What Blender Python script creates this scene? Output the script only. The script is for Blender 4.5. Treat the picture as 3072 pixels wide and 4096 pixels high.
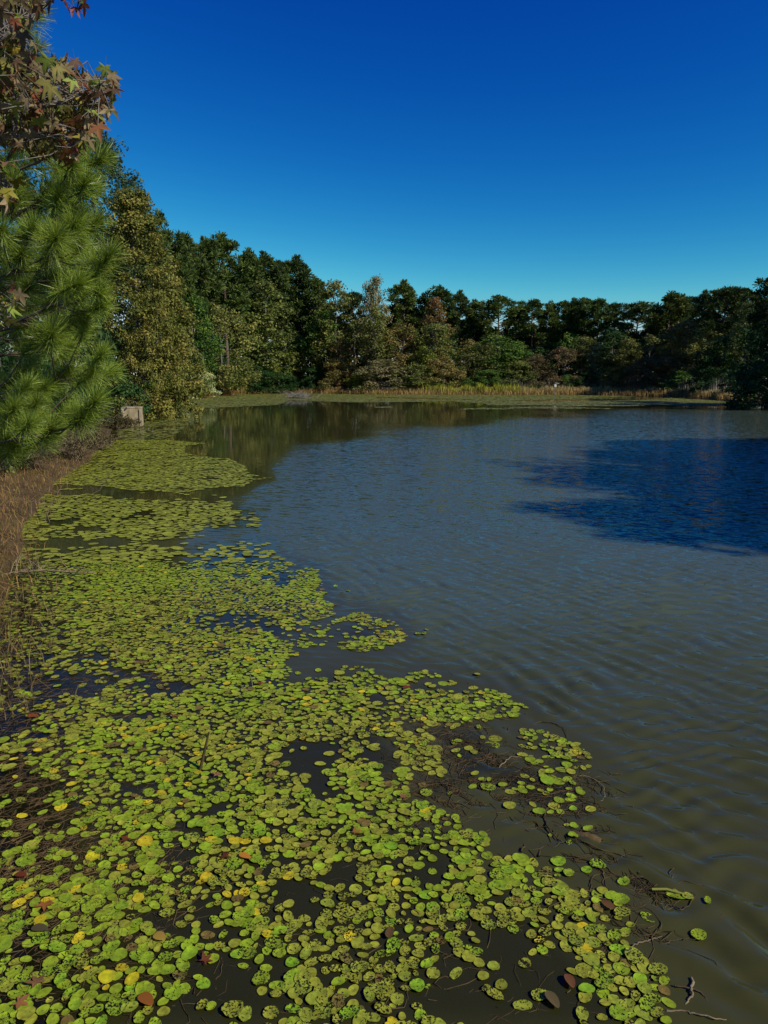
import bpy, math, random
import numpy as np
from mathutils import Vector, Matrix

for o in list(bpy.data.objects):
    bpy.data.objects.remove(o)
SC = bpy.context.scene
COL = SC.collection
rnd = random.Random(7)
rng = np.random.default_rng(11)

# ------------------------------------------------------------------ camera
FPX, HORIZON, CAM_H = 2900.0, 1525.0, 2.4
PITCH = math.atan((2048 - HORIZON) / FPX)
cd = bpy.data.cameras.new("camera")
cd.sensor_fit = 'VERTICAL'
cd.sensor_height = 36.0
cd.lens = 36.0 * FPX / 4096
cd.clip_start, cd.clip_end = 0.05, 6000
cam = bpy.data.objects.new("camera", cd)
COL.objects.link(cam)
cam.location = (0, 0, CAM_H)
cam.rotation_euler = (math.pi / 2 - PITCH, 0, 0)
SC.camera = cam

# ------------------------------------------------------------------ sky, sun, exposure
SUN_AZ, SUN_EL = math.radians(120), math.radians(38)
world = bpy.data.worlds.new("World")
SC.world = world
world.use_nodes = True
nt = world.node_tree
nt.nodes.clear()
w_out = nt.nodes.new("ShaderNodeOutputWorld")
w_bg = nt.nodes.new("ShaderNodeBackground")
w_sky = nt.nodes.new("ShaderNodeTexSky")
w_sky.sky_type = 'NISHITA'
w_sky.sun_disc = False
w_sky.sun_elevation = SUN_EL
w_sky.sun_rotation = SUN_AZ
w_sky.altitude = 0
w_sky.air_density = 1.0
w_sky.dust_density = 0.15
w_sky.ozone_density = 3.0
# one even grade over the whole sky: deeper, more saturated blue, as the photograph is developed
w_sep = nt.nodes.new("ShaderNodeSeparateColor")
w_com = nt.nodes.new("ShaderNodeCombineColor")
nt.links.new(w_sky.outputs[0], w_sep.inputs[0])
for ch, (po, gain) in enumerate([(4.2, 12.0), (2.26, 2.48), (1.05, 1.06)]):
    chain = [('MULTIPLY', 0.1), ('POWER', po), ('MULTIPLY', gain * 10.0)]
    src = w_sep.outputs[ch]
    for op, val in chain:
        m_ = nt.nodes.new("ShaderNodeMath")
        m_.operation = op
        nt.links.new(src, m_.inputs[0])
        m_.inputs[1].default_value = val
        src = m_.outputs[0]
    m_ = nt.nodes.new("ShaderNodeMath")
    m_.operation = 'MINIMUM'
    nt.links.new(src, m_.inputs[0])
    nt.links.new(w_sep.outputs[ch], m_.inputs[1])
    if ch == 2:
        nt.links.new(src, w_com.inputs[ch])
    else:
        nt.links.new(m_.outputs[0], w_com.inputs[ch])
nt.links.new(w_com.outputs[0], w_bg.inputs['Color'])
w_bg.inputs['Strength'].default_value = 0.1
nt.links.new(w_bg.outputs[0], w_out.inputs['Surface'])

sd = bpy.data.lights.new("sun", 'SUN')
sd.energy = 5.0
sd.angle = math.radians(0.53)
sd.color = (1.0, 0.93, 0.80)
sun = bpy.data.objects.new("sun", sd)
COL.objects.link(sun)
SDIR = Vector((math.cos(SUN_EL) * math.sin(SUN_AZ), math.cos(SUN_EL) * math.cos(SUN_AZ), math.sin(SUN_EL)))
sun.rotation_euler = SDIR.to_track_quat('Z', 'Y').to_euler()
sun.location = (30, -10, 40)

vs = SC.view_settings
vs.view_transform = 'Standard'
vs.look = 'None'
vs.exposure = 0.0
vs.gamma = 1.0
SC.cycles.max_bounces = 6
SC.cycles.diffuse_bounces = 2
SC.cycles.glossy_bounces = 3
SC.cycles.transmission_bounces = 3
SC.cycles.transparent_max_bounces = 8
SC.cycles.caustics_reflective = False
SC.cycles.caustics_refractive = False

# ------------------------------------------------------------------ pixel -> place helpers
CP, SP = math.cos(PITCH), math.sin(PITCH)


def ray(x, y):
    a, b = (x - 1536.0), -(y - 2048.0)
    return Vector((a, FPX * CP + b * SP, -FPX * SP + b * CP))


def on_plane(x, y, z=0.0):
    d = ray(x, y)
    t = (z - CAM_H) / d.z
    return Vector((d.x * t, d.y * t, z))


def at_depth(x, y, Y):
    d = ray(x, y)
    t = Y / d.y
    return Vector((d.x * t, Y, CAM_H + d.z * t))


def to_px(X, Y, Z=0.0):
    """world arrays -> photo pixels"""
    dz = Z - CAM_H
    depth = Y * CP - dz * SP
    up = Y * SP + dz * CP
    depth = np.maximum(depth, 1e-3)
    return 1536 + FPX * X / depth, 2048 - FPX * up / depth


def in_poly(px, py, poly):
    px, py = np.asarray(px, float), np.asarray(py, float)
    inside = np.zeros(px.shape, bool)
    n = len(poly)
    for i in range(n):
        x1, y1 = poly[i]
        x2, y2 = poly[(i + 1) % n]
        if y1 == y2:
            continue
        c = ((y1 > py) != (y2 > py)) & (px < (x2 - x1) * (py - y1) / (y2 - y1) + x1)
        inside ^= c
    return inside


def poly_dist(px, py, poly, closed=True):
    px, py = np.asarray(px, float), np.asarray(py, float)
    best = np.full(px.shape, 1e18)
    n = len(poly)
    for i in range(n if closed else n - 1):
        x1, y1 = poly[i]
        x2, y2 = poly[(i + 1) % n]
        dx, dy = x2 - x1, y2 - y1
        t = np.clip(((px - x1) * dx + (py - y1) * dy) / (dx * dx + dy * dy + 1e-12), 0, 1)
        best = np.minimum(best, (px - x1 - t * dx) ** 2 + (py - y1 - t * dy) ** 2)
    return np.sqrt(best)


_perm = np.random.default_rng(3).random((256, 256))


def vnoise(x, y):
    x, y = np.asarray(x, float), np.asarray(y, float)
    xi, yi = np.floor(x).astype(int), np.floor(y).astype(int)
    fx, fy = x - xi, y - yi
    fx, fy = fx * fx * (3 - 2 * fx), fy * fy * (3 - 2 * fy)
    g = lambda a, b: _perm[a % 256, b % 256]
    return (g(xi, yi) * (1 - fx) + g(xi + 1, yi) * fx) * (1 - fy) + (g(xi, yi + 1) * (1 - fx) + g(xi + 1, yi + 1) * fx) * fy


def fbm(x, y):
    return 0.55 * vnoise(x, y) + 0.3 * vnoise(x * 2.1 + 9, y * 2.1 + 4) + 0.15 * vnoise(x * 4.3 + 2, y * 4.3 + 7)


def sstep(a, b, x):
    t = np.clip((x - a) / (b - a), 0, 1)
    return t * t * (3 - 2 * t)


# ------------------------------------------------------------------ mesh helpers
def mesh_np(name, V, F, mat=None, smooth=False, cols=None, floats=None):
    """V (n,3), F (m,k) all faces the same size"""
    V = np.asarray(V, np.float32)
    F = np.asarray(F, np.int32)
    me = bpy.data.meshes.new(name)
    me.vertices.add(len(V))
    me.vertices.foreach_set('co', V.ravel())
    k = F.shape[1]
    me.loops.add(F.size)
    me.loops.foreach_set('vertex_index', F.ravel())
    me.polygons.add(len(F))
    me.polygons.foreach_set('loop_start', np.arange(len(F), dtype=np.int32) * k)
    if smooth:
        me.polygons.foreach_set('use_smooth', np.ones(len(F), bool))
    me.update(calc_edges=True)
    if cols is not None:
        a = me.attributes.new('Col', 'FLOAT_COLOR', 'POINT')
        c = np.ones((len(V), 4), np.float32)
        c[:, :3] = cols
        a.data.foreach_set('color', c.ravel())
    for nm, arr in (floats or {}).items():
        a = me.attributes.new(nm, 'FLOAT', 'POINT')
        a.data.foreach_set('value', np.asarray(arr, np.float32))
    if mat:
        me.materials.append(mat)
    return me


def link(name, me, parent=None, loc=None):
    o = bpy.data.objects.new(name, me)
    COL.objects.link(o)
    if parent:
        o.parent = parent
    if loc is not None:
        o.location = loc
    return o


def tag(o, label, cat, group=None, kind=None):
    o['label'] = label
    o['category'] = cat
    if group:
        o['group'] = group
    if kind:
        o['kind'] = kind
    return o


def thing(name, loc, label=None, cat=None, group=None):
    o = link(name, None, None, loc)
    o.empty_display_size = 0.2
    if label:
        tag(o, label, cat, group)
    return o


def tubes(paths, radii, sides=5):
    """paths: list of (k,3) arrays; radii: list of (k,) -> V, F quads"""
    Vs, Fs, base = [], [], 0
    ang = np.arange(sides) * 2 * math.pi / sides
    ca, sa = np.cos(ang), np.sin(ang)
    for p, r in zip(paths, radii):
        p = np.asarray(p, float)
        k = len(p)
        t = np.gradient(p, axis=0)
        t /= np.linalg.norm(t, axis=1)[:, None] + 1e-9
        ref = np.array([0, 0, 1.0]) if abs(t[:, 2].mean()) < 0.8 else np.array([1.0, 0, 0])
        u = np.cross(t, ref)
        u /= np.linalg.norm(u, axis=1)[:, None] + 1e-9
        v = np.cross(t, u)
        r = np.broadcast_to(np.asarray(r, float), (k,))
        ring = p[:, None, :] + r[:, None, None] * (u[:, None, :] * ca[None, :, None] + v[:, None, :] * sa[None, :, None])
        Vs.append(ring.reshape(-1, 3))
        i = np.arange(k - 1)[:, None] * sides
        j = np.arange(sides)[None, :]
        j2 = (j + 1) % sides
        Fs.append(np.stack([i + j, i + j2, i + sides + j2, i + sides + j], -1).reshape(-1, 4) + base)
        base += k * sides
    return np.concatenate(Vs), np.concatenate(Fs)


def leaf_quads(C, N, size, aspect=0.62, g=None):
    """diamond leaves: centres C, normals N, length size -> V, F"""
    g = g or rng
    n = len(C)
    N = N / (np.linalg.norm(N, axis=1)[:, None] + 1e-9)
    a = g.normal(size=(n, 3))
    u = np.cross(N, a)
    u /= np.linalg.norm(u, axis=1)[:, None] + 1e-9
    v = np.cross(N, u)
    s = np.broadcast_to(np.asarray(size, float), (n,))[:, None]
    V = np.stack([C - u * s * .5, C + v * s * .5 * aspect + u * s * .05 - N * s * .08,
                  C + u * s * .5, C - v * s * .5 * aspect + u * s * .05 - N * s * .08], 1)
    return V.reshape(-1, 3), np.arange(4 * n).reshape(n, 4)


# ------------------------------------------------------------------ materials
def new_mat(name):
    m = bpy.data.materials.new(name)
    m.use_nodes = True
    n = m.node_tree.nodes
    n.clear()
    return m, n, m.node_tree.links


def nd(n, typ, **kw):
    x = n.new(typ)
    for k, v in kw.items():
        setattr(x, k, v)
    return x


def ramp(n, stops):
    r = n.new("ShaderNodeValToRGB")
    e = r.color_ramp.elements
    while len(e) > 1:
        e.remove(e[-1])
    e[0].position, e[0].color = stops[0][0], (*stops[0][1], 1)
    for p, c in stops[1:]:
        x = e.new(p)
        x.color = (*c, 1)
    return r


def foliage_mat(name, trans=0.25, rough=0.55, spec=0.3, use='obj', var=0.5, hue=0.022):
    """colour = object colour (or Col attribute) times per-leaf tint"""
    m, n, L = new_mat(name)
    out = nd(n, "ShaderNodeOutputMaterial")
    if use == 'obj':
        src = nd(n, "ShaderNodeObjectInfo").outputs['Color']
    else:
        src = nd(n, "ShaderNodeAttribute", attribute_name='Col').outputs['Color']
    at = nd(n, "ShaderNodeAttribute", attribute_name='tint')
    hs = nd(n, "ShaderNodeHueSaturation")
    mr = nd(n, "ShaderNodeMapRange")
    L.new(at.outputs['Fac'], mr.inputs[0])
    mr.inputs[3].default_value = 1 - var
    mr.inputs[4].default_value = 1 + var
    L.new(mr.outputs[0], hs.inputs['Value'])
    mh = nd(n, "ShaderNodeMapRange")
    L.new(at.outputs['Fac'], mh.inputs[0])
    mh.inputs[3].default_value = 0.5 + hue * 1.3
    mh.inputs[4].default_value = 0.5 - hue * 0.45
    L.new(mh.outputs[0], hs.inputs['Hue'])
    L.new(src, hs.inputs['Color'])
    p = nd(n, "ShaderNodeBsdfPrincipled")
    L.new(hs.outputs[0], p.inputs['Base Color'])
    p.inputs['Roughness'].default_value = rough
    p.inputs['Specular IOR Level'].default_value = spec
    t = nd(n, "ShaderNodeBsdfTranslucent")
    L.new(hs.outputs[0], t.inputs['Color'])
    mx = nd(n, "ShaderNodeMixShader")
    mx.inputs[0].default_value = trans
    L.new(p.outputs[0], mx.inputs[1])
    L.new(t.outputs[0], mx.inputs[2])
    L.new(mx.outputs[0], out.inputs[0])
    return m


def noise_mat(name, c1, c2, scale, rough=0.9, bump=0.3, detail=6, stretch=(1, 1, 1), c3=None):
    m, n, L = new_mat(name)
    out = nd(n, "ShaderNodeOutputMaterial")
    tc = nd(n, "ShaderNodeTexCoord")
    mp = nd(n, "ShaderNodeMapping")
    mp.inputs['Scale'].default_value = stretch
    L.new(tc.outputs['Object'], mp.inputs[0])
    no = nd(n, "ShaderNodeTexNoise")
    no.inputs['Scale'].default_value = scale
    no.inputs['Detail'].default_value = detail
    no.inputs['Roughness'].default_value = 0.65
    L.new(mp.outputs[0], no.inputs['Vector'])
    st = [(0.3, c1), (0.7, c2)] if c3 is None else [(0.3, c1), (0.52, c2), (0.72, c3)]
    r = ramp(n, st)
    L.new(no.outputs['Fac'], r.inputs[0])
    p = nd(n, "ShaderNodeBsdfPrincipled")
    p.inputs['Roughness'].default_value = rough
    p.inputs['Specular IOR Level'].default_value = 0.2
    L.new(r.outputs[0], p.inputs['Base Color'])
    b = nd(n, "ShaderNodeBump")
    b.inputs['Strength'].default_value = bump
    b.inputs['Distance'].default_value = 0.05
    L.new(no.outputs['Fac'], b.inputs['Height'])
    L.new(b.outputs[0], p.inputs['Normal'])
    L.new(p.outputs[0], out.inputs[0])
    return m


M_LEAF = foliage_mat("leaf", 0.30, 0.6, 0.15)
M_LEAF_MIXED = foliage_mat("mixed_autumn_leaf", 0.30, 0.6, 0.15, var=0.62, hue=0.055)
M_NEEDLE_FAR = foliage_mat("pine_needles_far", 0.18, 0.6, 0.12)
M_NEEDLE = foliage_mat("pine_needles", 0.22, 0.38, 0.5)
M_GRASS = foliage_mat("grass_blades", 0.3, 0.7, 0.15, use='col', var=0.45)
M_BARK = noise_mat("pine_bark", (0.05, 0.036, 0.028), (0.19, 0.14, 0.105), 3.0, stretch=(4, 4, 1))
M_BARK_GREY = noise_mat("grey_bark", (0.08, 0.07, 0.06), (0.24, 0.21, 0.18), 4.0, stretch=(4, 4, 1))
M_TWIG = noise_mat("dry_twig", (0.10, 0.075, 0.045), (0.27, 0.21, 0.13), 9.0)
M_WEED = noise_mat("weed_stem", (0.022, 0.015, 0.007), (0.105, 0.070, 0.030), 14.0, rough=0.6)
M_LITTER = noise_mat("sunken_litter", (0.05, 0.030, 0.012), (0.17, 0.11, 0.045), 12.0, rough=0.7)
M_GROUND = noise_mat("leaf_litter_ground", (0.025, 0.018, 0.009), (0.085, 0.055, 0.026), 1.7, c3=(0.12, 0.09, 0.035), bump=0.6)
M_CONCRETE = noise_mat("weathered_concrete", (0.13, 0.10, 0.06), (0.32, 0.26, 0.16), 3.3, c3=(0.44, 0.37, 0.25), bump=0.35, stretch=(1, 1, 0.45))
M_LOG = noise_mat("wet_log", (0.06, 0.04, 0.016), (0.17, 0.11, 0.04), 14.0, rough=0.5)
M_BRUSH = noise_mat("bleached_brushwood", (0.12, 0.11, 0.095), (0.28, 0.255, 0.23), 5.0)
M_BOXW = noise_mat("pale_painted_wood", (0.50, 0.47, 0.40), (0.68, 0.64, 0.56), 6.0)


def pad_material():
    m, n, L = new_mat("lily_pad")
    out = nd(n, "ShaderNodeOutputMaterial")
    col = nd(n, "ShaderNodeAttribute", attribute_name='Col')
    dmg = nd(n, "ShaderNodeAttribute", attribute_name='dmg')
    geo = nd(n, "ShaderNodeNewGeometry")
    big = nd(n, "ShaderNodeTexNoise")
    big.inputs['Scale'].default_value = 48
    big.inputs['Detail'].default_value = 3
    L.new(geo.outputs['Position'], big.inputs['Vector'])
    hs = nd(n, "ShaderNodeHueSaturation")
    oi = nd(n, "ShaderNodeObjectInfo")
    hr = nd(n, "ShaderNodeMapRange")
    hr.inputs[3].default_value, hr.inputs[4].default_value = 0.485, 0.515
    L.new(oi.outputs['Random'], hr.inputs[0])
    L.new(hr.outputs[0], hs.inputs['Hue'])
    mr = nd(n, "ShaderNodeMapRange")
    mr.inputs[1].default_value, mr.inputs[2].default_value = 0.3, 0.7
    mr.inputs[3].default_value, mr.inputs[4].default_value = 0.70, 1.32
    L.new(big.outputs['Fac'], mr.inputs[0])
    L.new(mr.outputs[0], hs.inputs['Value'])
    L.new(col.outputs['Color'], hs.inputs['Color'])
    # eaten specks
    sp = nd(n, "ShaderNodeTexNoise")
    sp.inputs['Scale'].default_value = 100
    sp.inputs['Detail'].default_value = 2.5
    sp.inputs['Roughness'].default_value = 0.6
    sp.inputs['Distortion'].default_value = 0.6
    L.new(geo.outputs['Position'], sp.inputs['Vector'])
    # threshold falls as damage grows
    th = nd(n, "ShaderNodeMapRange")
    th.inputs[3].default_value, th.inputs[4].default_value = 0.74, 0.47
    L.new(dmg.outputs['Fac'], th.inputs[0])
    sub = nd(n, "ShaderNodeMath", operation='SUBTRACT')
    L.new(sp.outputs['Fac'], sub.inputs[0])
    L.new(th.outputs[0], sub.inputs[1])
    mu = nd(n, "ShaderNodeMath", operation='MULTIPLY', use_clamp=True)
    mu.inputs[1].default_value = 28
    L.new(sub.outputs[0], mu.inputs[0])
    mix = nd(n, "ShaderNodeMix", data_type='RGBA')
    L.new(mu.outputs[0], mix.inputs[0])
    L.new(hs.outputs[0], mix.inputs[6])
    mix.inputs[7].default_value = (0.012, 0.011, 0.004, 1)
    # pale flecks
    fl = nd(n, "ShaderNodeTexNoise")
    fl.inputs['Scale'].default_value = 150
    fl.inputs['Detail'].default_value = 1
    L.new(geo.outputs['Position'], fl.inputs['Vector'])
    fr = nd(n, "ShaderNodeMapRange")
    fr.inputs[1].default_value, fr.inputs[2].default_value = 0.70, 0.76
    L.new(fl.outputs['Fac'], fr.inputs[0])
    mix2 = nd(n, "ShaderNodeMix", data_type='RGBA')
    fm = nd(n, "ShaderNodeMath", operation='MULTIPLY')
    fm.inputs[1].default_value = 0.6
    L.new(fr.outputs[0], fm.inputs[0])
    L.new(fm.outputs[0], mix2.inputs[0])
    L.new(mix.outputs[2], mix2.inputs[6])
    mix2.inputs[7].default_value = (0.42, 0.47, 0.16, 1)
    p = nd(n, "ShaderNodeBsdfPrincipled")
    p.inputs['Roughness'].default_value = 0.5
    p.inputs['Specular IOR Level'].default_value = 0.15
    L.new(mix2.outputs[2], p.inputs['Base Color'])
    b = nd(n, "ShaderNodeBump")
    b.inputs['Strength'].default_value = 0.1
    b.inputs['Distance'].default_value = 0.0015
    L.new(big.outputs['Fac'], b.inputs['Height'])
    L.new(b.outputs[0], p.inputs['Normal'])
    L.new(p.outputs[0], out.inputs[0])
    return m


M_PAD = pad_material()


def water_material():
    m, n, L = new_mat("pond_water")
    out = nd(n, "ShaderNodeOutputMaterial")
    rip = nd(n, "ShaderNodeAttribute", attribute_name='ripple')
    shal = nd(n, "ShaderNodeAttribute", attribute_name='shallow')
    geo = nd(n, "ShaderNodeNewGeometry")
    mp = nd(n, "ShaderNodeMapping", vector_type='TEXTURE')
    mp.inputs['Rotation'].default_value = (0, 0, math.radians(-20))
    mp.inputs['Scale'].default_value = (2.0, 0.7, 1)
    L.new(geo.outputs['Position'], mp.inputs[0])
    n1 = nd(n, "ShaderNodeTexNoise")
    n1.inputs['Scale'].default_value = 9.0
    n1.inputs['Detail'].default_value = 5
    n1.inputs['Roughness'].default_value = 0.62
    L.new(mp.outputs[0], n1.inputs['Vector'])
    sub = nd(n, "ShaderNodeVectorMath", operation='SUBTRACT')
    L.new(n1.outputs['Color'], sub.inputs[0])
    sub.inputs[1].default_value = (0.5, 0.532, 0.5)
    mulv = nd(n, "ShaderNodeVectorMath", operation='MULTIPLY')
    L.new(sub.outputs[0], mulv.inputs[0])
    mulv.inputs[1].default_value = (0.36, 0.80, 0.0)
    scl = nd(n, "ShaderNodeVectorMath", operation='SCALE')
    L.new(mulv.outputs[0], scl.inputs[0])
    L.new(rip.outputs['Fac'], scl.inputs['Scale'])
    add = nd(n, "ShaderNodeVectorMath", operation='ADD')
    L.new(geo.outputs['Normal'], add.inputs[0])
    L.new(scl.outputs[0], add.inputs[1])
    b = nd(n, "ShaderNodeVectorMath", operation='NORMALIZE')
    L.new(add.outputs[0], b.inputs[0])
    # murk
    big = nd(n, "ShaderNodeTexNoise")
    big.inputs['Scale'].default_value = 0.35
    big.inputs['Detail'].default_value = 3
    L.new(geo.outputs['Position'], big.inputs['Vector'])
    r = ramp(n, [(0.3, (0.040, 0.040, 0.011)), (0.7, (0.053, 0.053, 0.017))])
    L.new(big.outputs['Fac'], r.inputs[0])
    sky_tone = nd(n, "ShaderNodeAttribute", attribute_name='sky_tone')
    smx = nd(n, "ShaderNodeMix", data_type='RGBA')
    L.new(sky_tone.outputs['Fac'], smx.inputs[0])
    L.new(r.outputs[0], smx.inputs[6])
    smx.inputs[7].default_value = (0.064, 0.088, 0.068, 1)  # open water paled in its body colour to stand in for reflected sky
    dif = nd(n, "ShaderNodeBsdfDiffuse")
    L.new(smx.outputs[2], dif.inputs['Color'])
    tr = nd(n, "ShaderNodeBsdfTransparent")
    tr.inputs['Color'].default_value = (0.80, 0.74, 0.52, 1)
    body = nd(n, "ShaderNodeMixShader")
    L.new(shal.outputs['Fac'], body.inputs[0])
    L.new(dif.outputs[0], body.inputs[1])
    L.new(tr.outputs[0], body.inputs[2])
    gl = nd(n, "ShaderNodeBsdfGlossy")
    gl.inputs['Roughness'].default_value = 0.03
    L.new(b.outputs[0], gl.inputs['Normal'])
    fr = nd(n, "ShaderNodeFresnel")
    fr.inputs['IOR'].default_value = 1.333
    L.new(b.outputs[0], fr.inputs['Normal'])
    mx = nd(n, "ShaderNodeMixShader")
    L.new(fr.outputs[0], mx.inputs[0])
    L.new(body.outputs[0], mx.inputs[1])
    L.new(gl.outputs[0], mx.inputs[2])
    L.new(mx.outputs[0], out.inputs[0])
    return m


M_WATER = water_material()


# ------------------------------------------------------------------ photo outlines (source pixels)
def zc(ox, oy, s, pts):
    return [(ox + a / s, oy + b / s) for a, b in pts]


MAT_B = [(150, 1960)] + zc(400, 1500, 1.659, [(-250, 560), (-120, 470), (70, 360), (250, 400), (520, 440), (700, 455), (560, 470),
        (560, 520), (650, 540), (860, 560), (960, 610), (980, 660), (1140, 685), (1020, 700), (940, 740), (740, 750),
        (560, 780), (330, 770), (180, 765), (80, 745), (-60, 735), (-300, 730)])
MAT_C = zc(400, 1500, 1.659, [(-560, 880), (-430, 800), (0, 800), (100, 822), (250, 822), (420, 862), (560, 830), (740, 850), (870, 890),
        (1000, 910), (1060, 960), (1050, 1010), (900, 1010), (760, 1015), (720, 960), (600, 960), (550, 1035), (520, 1090),
        (340, 1105), (170, 1090), (60, 1040), (0, 1000), (-300, 1040), (-560, 1060)])
MAT_D = ([(-700, 2260), (0, 2205), (250, 2190), (700, 2186), (745, 2215), (800, 2195), (960, 2170)] +
         zc(1000, 2100, 1.659, [(0, 110), (150, 120), (160, 180), (130, 205), (250, 240), (310, 265), (450, 300), (440, 350), (520, 410),
          (480, 470), (470, 500), (570, 530), (540, 570), (560, 600), (420, 650), (420, 680), (650, 610), (720, 580), (850, 625), (950, 640),
          (1000, 690), (1040, 740), (1000, 780), (920, 800), (850, 830), (720, 840), (630, 830), (580, 800), (480, 800), (330, 812),
          (290, 780), (270, 830), (380, 880), (370, 915), (270, 910), (250, 945), (370, 990), (470, 920), (570, 910), (700, 930),
          (820, 970), (850, 1010), (1010, 1030), (1060, 990), (1150, 970), (1300, 1010), (1420, 1060)]) +
         zc(1500, 2500, 1.508, [(530, 370), (740, 400), (910, 500), (850, 560), (700, 550), (690, 575), (540, 590), (440, 640), (300, 600), (150, 560),
          (150, 640), (300, 690), (390, 760), (440, 870), (400, 930), (250, 870), (190, 960), (200, 1050), (350, 1070), (370, 1110), (450, 1150),
          (500, 1170), (560, 1230), (650, 1250), (690, 1320), (650, 1390), (780, 1400), (940, 1410), (1040, 1470)]) +
         zc(1900, 3200, 1.4155, [(520, 470), (580, 540), (660, 500), (740, 510), (820, 560), (870, 600), (800, 690), (700, 710), (870, 770),
          (850, 830), (940, 900), (1080, 980), (1080, 1060), (1200, 1090), (1190, 1120), (1100, 1130), (1100, 1268), (1100, 1500)]) +
         [(-700, 4250)])
CLUSTER = zc(1500, 2500, 1.508, [(880, 630), (1050, 650), (1190, 710), (1280, 780), (1310, 840), (1240, 900), (1260, 1000), (1190, 1040),
          (1060, 970), (950, 940), (980, 850), (880, 790)])
WEEDY = zc(1500, 2500, 1.508, [(150, 560), (540, 590), (720, 640), (740, 760), (900, 820), (1250, 920), (1340, 1080), (1250, 1180), (1050, 1180),
          (850, 1100), (640, 960), (440, 1080), (200, 1050), (250, 870), (440, 870), (390, 760)])
GAPS = [  # dark open pockets inside the big mat (source px: cx, cy, rx, ry)
    (1270, 2650, 150, 38), (1215, 3030, 120, 70), (1360, 3500, 95, 55), (700, 3420, 110, 50), (650, 3680, 90, 60), (740, 3330, 120, 45),
    (520, 2700, 170, 30), (640, 2750, 190, 35), (260, 2740, 220, 60), (100, 3150, 170, 60), (60, 2900, 120, 60), (560, 3150, 110, 30),
    (1280, 3150, 60, 60), (880, 3230, 70, 40), (1130, 3900, 50, 90), (870, 3930, 60, 60), (2010, 3800, 80, 60), (2080, 3930, 70, 60), (1960, 3480, 40, 60),
    (820, 3660, 40, 60), (300, 3380, 160, 40), (1560, 3050, 60, 100), (480, 4080, 80, 50)]
SHORE_STRIP = zc(400, 1500, 1.659, [(250, 240), (300, 205), (450, 180), (700, 155), (900, 122), (1240, 117), (1700, 112)]) + \
    zc(1500, 1500, 1.0554, [(0, 82), (400, 84), (800, 84), (1100, 90), (1300, 100), (1500, 112), (1620, 124), (1630, 132), (1500, 132), (1200, 128), (1000, 132),
     (800, 132), (700, 128), (480, 128), (460, 120), (300, 112), (0, 116)]) + \
    zc(400, 1500, 1.659, [(1659, 182), (1350, 172), (1260, 168), (1230, 180), (1170, 200), (1000, 208), (800, 218), (550, 222), (330, 225)])
STREAKS = [zc(1500, 1500, 1.0554, p) for p in (
    [(0, 98), (120, 100), (330, 107), (430, 106), (300, 100), (120, 96), (0, 94)],
    [(560, 108), (900, 100), (1150, 98), (1240, 103), (1000, 108), (700, 113)],
    [(900, 96), (1100, 92), (1400, 94), (1200, 99)],
    )]
THIN = [(360, 141, 640, 6), (0, 140, 70, 5), (780, 145, 90, 5)]

LONE = ([(2980, 3740)] + zc(1900, 3200, 1.4155, [(1317, 576), (1268, 765), (880, 708), (853, 748), (980, 670), (632, 400), (842, 463),
        (695, 372), (640, 163), (555, 205), (425, 203), (533, 243), (195, 38), (363, 70), (555, 53), (1120, 530), (1150, 545), (1205, 552), (1110, 545), (908, 915), (470, 350),
        (475, 400), (530, 420), (520, 145), (560, 147)]) + zc(1500, 2500, 1.508, [(617, 300), (310, 32), (260, 54), (945, 640), (910, 688)]) +
        zc(1000, 2100, 1.659, [(1172, 699), (1155, 721), (1115, 721), (655, 440), (570, 400), (568, 410)]))[1:]

# ------------------------------------------------------------------ shoreline and ground
SHORE_PX = [(-300, 3060), (-150, 2780), (-45, 2580), (15, 2390), (75, 2225), (100, 2110), (160, 2010), (215, 1930), (330, 1860), (420, 1780), (455, 1712),
            (500, 1668), (560, 1636), (640, 1617), (720, 1603), (830, 1589), (960, 1577), (1150, 1573), (1500, 1578),
            (1900, 1579), (2300, 1579), (2600, 1583), (2800, 1592), (2930, 1606), (3072, 1622)]
shore = [on_plane(x, y).to_2d() for x, y in SHORE_PX]
POND = [(-5.2, 1.15)] + [(p.x, p.y) for p in shore] + [(33, 52), (29, 40), (27, 25), (30, 10), (34, 1.5), (12, 1.0), (0, 1.1)]


def ground_h(X, Y):
    d = poly_dist(X, Y, POND)
    inside = in_poly(X, Y, POND)
    nz = fbm(X * 0.35 + 20, Y * 0.35 + 50)
    out = 0.02 + 0.75 * (1 - np.exp(-d / 2.6)) + 0.9 * sstep(6, 60, d) + (nz - 0.5) * 0.25 * sstep(0, 3, d)
    inn = -0.02 - 0.85 * (1 - np.exp(-d / 5.5)) + (nz - 0.5) * 0.12 * sstep(0, 1.5, d)
    return np.where(inside, inn, out)


NA, NR = 300, 170
th = np.linspace(0, 2 * math.pi, NA, endpoint=False)
rr = np.concatenate([np.geomspace(0.6, 260, NR - 12), np.geomspace(300, 4000, 12)])
A, R = np.meshgrid(th, rr)
GX, GY = (R * np.sin(A)).ravel(), (R * np.cos(A)).ravel()
GZ = ground_h(GX, GY)
i, j = np.meshgrid(np.arange(NR - 1), np.arange(NA), indexing='ij')
j2 = (j + 1) % NA
Fg = np.stack([i * NA + j, i * NA + j2, (i + 1) * NA + j2, (i + 1) * NA + j], -1).reshape(-1, 4)
V = np.stack([GX, GY, GZ], 1)
V = np.concatenate([V, [[0, 0, float(ground_h(np.array([0.0]), np.array([0.0]))[0])]]])
ground = link("ground", mesh_np("ground", V, Fg, M_GROUND, True))
ground['kind'] = 'structure'
ground['label'] = "brown leaf litter bank and bed around the pond"


def gz(x, y):
    return float(ground_h(np.array([x]), np.array([y]))[0])


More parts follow.
